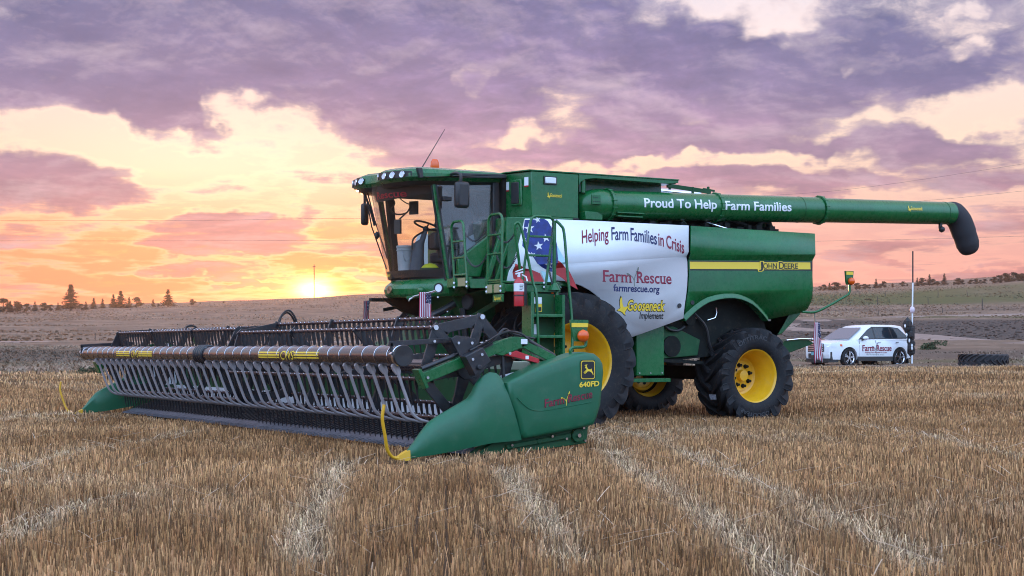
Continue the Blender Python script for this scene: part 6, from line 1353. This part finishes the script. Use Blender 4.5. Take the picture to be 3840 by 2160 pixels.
# ------------------------------------------------------------------ fence posts on the slopes
post_w = mat('weathered wood', (.060, .050, .042), .9, var=.3)
b = MB(); b.tube([(0, 0, -.2), (.01, 0, .6), (.02, .01, 1.2)], [.075, .07, .062], 8); post0 = None
posts = [(770, 505), (1565, 480), (2330, 450), (2060, 420), (1390, 370), (765, 370), (195, 340), (232, 290), (540, 275), (857, 275), (1512, 270), (1878, 265)]
plabels = ['post left of the pole, lowest one on the slope beside the car roof', 'post just above the dirt road right of the tall pole', 'post above the dirt road at the right edge', 'tall post in the green grass above the tyre', 'post in the green grass near the tall pole', 'post in the green grass left of the tall pole', 'post in the green grass below the amber marker lamp', 'upper post nearest the amber marker lamp', 'upper post midway between marker lamp and tall pole', 'upper post nearest the tall pole on its left', 'leaning upper post right of the tall pole', 'leaning upper post farthest to the right']
for i, ((zx, zy), lb) in enumerate(zip(posts, plabels)):
    p = on_terrain(3060 + zx * .3028, 1030 + zy * .3028)
    if post0 is None: o = post0 = b.build('fence_post', post_w, None, 40, org=Vector()); o.location = p
    else: o = post0.copy(); COL.objects.link(o); o.location = p
    dd = (p - CAM).length; k = {3: 36, 4: 26, 5: 30}.get(i, 21) * dd / F_PX / 1.2; o.scale = (max(1, k * .9), max(1, k * .9), k); o.rotation_euler = (0, (.22 if i > 9 else .03 * (i % 3)), i * .7); tag(o, 'weathered ' + lb, 'fence post', 'fence posts on the grass slopes')
p = on_terrain(357, 1276); o = post0.copy(); COL.objects.link(o); o.location = p; k = 27 * (p - CAM).length / F_PX / 1.2; o.scale = (k, k, k); tag(o, 'weathered lone fence post on the left slope above the header', 'fence post', 'fence posts on the grass slopes')

# ------------------------------------------------------------------ trees on the crest and shrubs
NEEDLE = mat('conifer needles', (.020, .022, .014), .8, var=.4, vscale=.8); LEAF = mat('broad leaves', (.024, .026, .012), .8, var=.4, vscale=.8); BARK = mat('bark', (.07, .05, .04), .9)
def leafmass(b, rnd, c, r, n, s, fl=.6):
    for _ in range(n):
        d = Vector((rnd.gauss(0, 1), rnd.gauss(0, 1), rnd.gauss(0, fl))); d = d.normalized() * r * rnd.random() ** .4; q = Vector(c) + Vector((d.x, d.y, d.z * fl))
        u = Vector((rnd.uniform(-1, 1), rnd.uniform(-1, 1), rnd.uniform(-.6, .6))).normalized() * s; w = u.cross(Vector((rnd.uniform(-1, 1), rnd.uniform(-1, 1), rnd.uniform(-1, 1)))).normalized() * s * .6
        b.add([q - u, q + w, q + u, q - w], [(0, 1, 2, 3)])
def conifer(seed, loc):
    """about 10 m tall: trunk, whorls of drooping branches clothed in small needle sprays"""
    rnd = random.Random(seed); root = thing('conifer_tree', loc, 'x', 'tree'); lx, ly, lz = loc
    b = MB(); b.tube([(lx, ly, lz - .5), (lx, ly, lz + 5), (lx, ly, lz + 9.8)], [.22, .12, .03], 6); b.build('trunk', BARK, root)
    b = MB(); z = 1.0
    while z < 9.9:
        R = (9.9 - z) * .30 * rnd.uniform(.75, 1.15) + .12; n = max(4, int(R * 5))
        for k in range(n):
            a = rnd.random() * math.tau; L = R * rnd.uniform(.6, 1.1)
            for t in (.3, .6, .9): leafmass(b, rnd, (lx + math.cos(a) * L * t, ly + math.sin(a) * L * t, lz + z - L * t * .25 + rnd.uniform(-.1, .15)), .36 * (1.25 - t), 9, .24)
        z += rnd.uniform(.38, .62)
    b.build('crown', NEEDLE, root, 0); return root
def broadleaf(seed, loc):
    """about 6 m tall rounded bushy tree with uneven clumps"""
    rnd = random.Random(seed); root = thing('bushy_tree', loc, 'x', 'tree'); lx, ly, lz = loc
    b = MB(); b.tube([(lx, ly, lz - .5), (lx + .1, ly, lz + 2), (lx, ly, lz + 4.5)], [.18, .12, .04], 6)
    L = []
    for k in range(16):
        a = rnd.random() * math.tau; h = rnd.uniform(.7, 5.4); r = (1.9 - abs(h - 2.3) * .42) * rnd.uniform(.2, 1.); c = (lx + math.cos(a) * r, ly + math.sin(a) * r, lz + h); L.append(c); b.tube([(lx, ly, lz + h * .55), c], [.05, .02], 4)
    b.build('trunk', BARK, root); b = MB()
    for c in L: leafmass(b, rnd, c, rnd.uniform(.6, 1.05), 95, .22, .8)
    b.build('crown', LEAF, root, 0); return root
protos = {'c': [conifer(s, (0, 0, 0)) for s in (1, 2, 3)], 'b': [broadleaf(s, (0, 0, 0)) for s in (5, 6, 7)]}
used = set()
def plant(kind, i, px, ytop, ybase, label, wide=1.):
    p = on_terrain(px, ybase + 1.5); pr = protos[kind][i % 3]; H = 10. if kind == 'c' else 6.2
    if pr in used: r = copy_tree(pr)
    else: r = pr; used.add(pr)
    k = 1.12 * max(8, ybase - ytop) * (p - CAM).length / F_PX / H; r.location = p; r.scale = (k * wide, k * wide, k); r.rotation_euler.z = i * 1.7
    r['label'] = label; r['group'] = 'trees along the hill crest'
L_ = [(8, 752, 785, 'b'), (26, 760, 785, 'c'), (44, 757, 784, 'b'), (66, 764, 783, 'b'), (88, 761, 782, 'c'), (112, 760, 781, 'b'), (127, 766, 781, 'b'), (146, 763, 780, 'c'), (178, 723, 779, 'c'), (205, 764, 778, 'b'), (216, 760, 778, 'c'), (236, 752, 777, 'c'), (258, 753, 776, 'c'), (285, 744, 775, 'c'), (304, 736, 775, 'c'), (325, 749, 773, 'c'), (344, 748, 772, 'b'), (385, 754, 770, 'c'), (398, 763, 770, 'b'), (423, 732, 769, 'c'), (484, 751, 766, 'b'), (504, 762, 765, 'b'), (563, 757, 762, 'b')]
for i, (x, t, bs, k) in enumerate(L_):
    big = {8: 'tallest spruce on the left crest, at the far left of the sky', 14: 'tall spruce in the middle of the left crest with small trees close to it', 19: 'broad dark spruce standing alone right of the others on the left crest', 13: 'narrow spruce touching the left of the tall middle spruce', 16: 'rounded tree just right of the middle spruce group on the crest', 20: 'small round tree right of the lone broad spruce', 22: 'tiny bush on the crest nearest the setting sun', 0: 'dark bushy tree at the left edge of the photo'}
    n_ = ['dark', 'hazy', 'small', 'slender', 'low'][i % 5]
    plant(k, i, x * 1.4907, t * 1.4907, bs * 1.4907 + 1, big.get(i, f'{n_} {"conifer" if k == "c" else "bushy tree"} on the left crest, number {i + 1} counted from the left edge'), 1.9 if i in (8, 14, 19) else 1.55)
Rz = [(480, 418, 'b'), (520, 402, 'b'), (577, 390, 'c'), (628, 378, 'b'), (662, 384, 'b'), (722, 408, 'b'), (855, 386, 'b'), (890, 405, 'b'), (940, 390, 'b'), (985, 400, 'b'), (1055, 352, 'c'), (1098, 395, 'b'), (1140, 370, 'b'), (1225, 388, 'c'), (1330, 365, 'b'), (1375, 392, 'b'), (1478, 340, 'c'), (1530, 330, 'b'), (1605, 308, 'c'), (1640, 345, 'b'), (1688, 365, 'b'), (1757, 300, 'c'), (1860, 372, 'b'), (1905, 330, 'b'), (1950, 360, 'b'), (2030, 352, 'b'), (2082, 338, 'b'), (2130, 356, 'b'), (2172, 345, 'b'), (2268, 318, 'b'), (2330, 308, 'b'), (2386, 290, 'b'), (2425, 312, 'b'), (2470, 280, 'b'), (2520, 300, 'b'), (2562, 285, 'b')]
cxs, cys = [460, 860, 1300, 1700, 2000, 2576], [462, 452, 420, 408, 400, 372]
for i, (x, t, k) in enumerate(Rz):
    big = {10: 'pointed conifer right of the amber marker lamp', 16: 'pointed tree touching the left side of the tall pole line', 18: 'broad tall tree just right of the tall pole', 21: 'pointed conifer standing clear right of the pole', 23: 'wide round tree right of the clear conifer', 35: 'tree at the right edge of the photo', 33: 'tallest tree of the dense row at the right edge', 0: 'small tree touching the rear of the harvester'}
    n_ = ['dark', 'ragged', 'low', 'leafy', 'thin'][i % 5]
    plant(k, i, 2900 + x * .365, 920 + t * .365, 920 + float(np.interp(x, cxs, cys)) * .365, big.get(i, f'{n_} {"conifer" if k == "c" else "bushy tree"} on the right crest, number {i + 1} counted rightwards from the harvester'), 1.5 if k == 'c' else 1.7)
for kk in protos.values():
    for pr in kk:
        if pr not in used:
            for ch in list(pr.children): bpy.data.objects.remove(ch)
            bpy.data.objects.remove(pr)
SHRUB = mat('weed leaves', (.050, .066, .024), .8, var=.5, vscale=3); SHRUB_D = mat('dark weed leaves', (.022, .026, .014), .8, var=.4, vscale=3)
def shrub(px, py, w, h, label, m, seed):
    p = on_terrain(px, py); d = (p - CAM).length; W, Hh = w * d / F_PX, h * d / F_PX; rnd = random.Random(seed); b = MB()
    for _ in range(14):
        c = (p.x + rnd.uniform(-.5, .5) * W * CT, p.y - rnd.uniform(-.5, .5) * W * ST, p.z + Hh * rnd.uniform(.1, .7)); leafmass(b, rnd, c, Hh * .4, 70, Hh * .09, .7)
    o = b.build('shrub', m, None, 0, org=p); tag(o, label, 'shrub', 'weeds and shrubs beyond the field')
shrub(335, 1408, 95, 34, 'green leafy weed at the field edge left of the header', SHRUB, 1); shrub(20, 1284, 100, 16, 'dark low bush by the road at the left edge', SHRUB_D, 2)
shrub(3485, 1318, 110, 44, 'green bush right behind the black pole bundle', SHRUB, 3); shrub(3315, 1185, 16, 8, 'dark weed clump by the road left of the pole, left one of two', SHRUB_D, 4); shrub(3340, 1184, 18, 7, 'dark weed clump by the road left of the pole, right one of two', SHRUB_D, 5)
shrub(3255, 1126, 26, 8, 'dark weed on the slope above the car roof', SHRUB_D, 6); shrub(3018, 1215, 26, 10, 'dark weed by the track between harvester and car', SHRUB_D, 7); shrub(298, 1275, 20, 8, 'small dark bush beside the lone left fence post', SHRUB_D, 8)

# ------------------------------------------------------------------ power lines and their far pole
WIRE = mat('power line wire', (.10, .075, .07), .6)
up = at_depth(1178, 1080, 655); uz = tz(up.x, up.y)
b = MB(); b.tube([(up.x, up.y, uz - 1), at_depth(1178, 992, 655)], .20, 6); b.bar(at_depth(1172, 1000, 655), at_depth(1184, 1000, 655), .25, .25); o = b.build('utility_pole', post_w, None, 30, org=(up.x, up.y, uz)); tag(o, 'lone utility pole on the crest in front of the sunset glow', 'utility pole')
def wire(pts, label, th=.022):
    P = smooth_path([at_depth(*q) for q in pts], 6); b = MB(); b.tube(P, th, 4); o = b.build('power_line', WIRE, None, 60, org=P[0]); tag(o, label, 'power line', 'power lines across the sky')
wire([(-500, 826, 300), (700, 827, 300), (1500, 822, 300), (2900, 880, 300)], 'upper thin power line across the left sky'); wire([(-500, 903, 300), (800, 903, 300), (1600, 899, 300), (2900, 905, 300)], 'lower thin power line across the left sky')
wire([(2400, 745, 300), (3060, 722, 300), (3700, 636, 300), (4400, 520, 300)], 'upper rising power line over the unloading pipe'); wire([(2400, 800, 300), (3350, 760, 300), (3840, 716, 300), (4500, 650, 300)], 'middle power line behind the discharge spout'); wire([(2700, 910, 300), (3300, 900, 300), (3840, 885, 300), (4500, 860, 300)], 'lowest level power line right of the harvester')

# ------------------------------------------------------------------ evening haze: one closed box of even air round everything
hm = bpy.data.materials.new('evening haze'); hm.use_nodes = True; ht = NT(hm.node_tree); ht.n.clear()
pv = ht.add('ShaderNodeVolumePrincipled'); pv.inputs['Color'].default_value = (.95, .88, .86, 1); pv.inputs['Density'].default_value = .00018; pv.inputs['Anisotropy'].default_value = .72
ho = ht.add('ShaderNodeOutputMaterial'); ht.l.new(pv.outputs[0], ho.inputs['Volume'])
b = MB(); b.box((-1620, -1620, -14), (1620, 1620, 40)); o = b.build('haze', hm, None, 0); tag(o, kind='stuff')
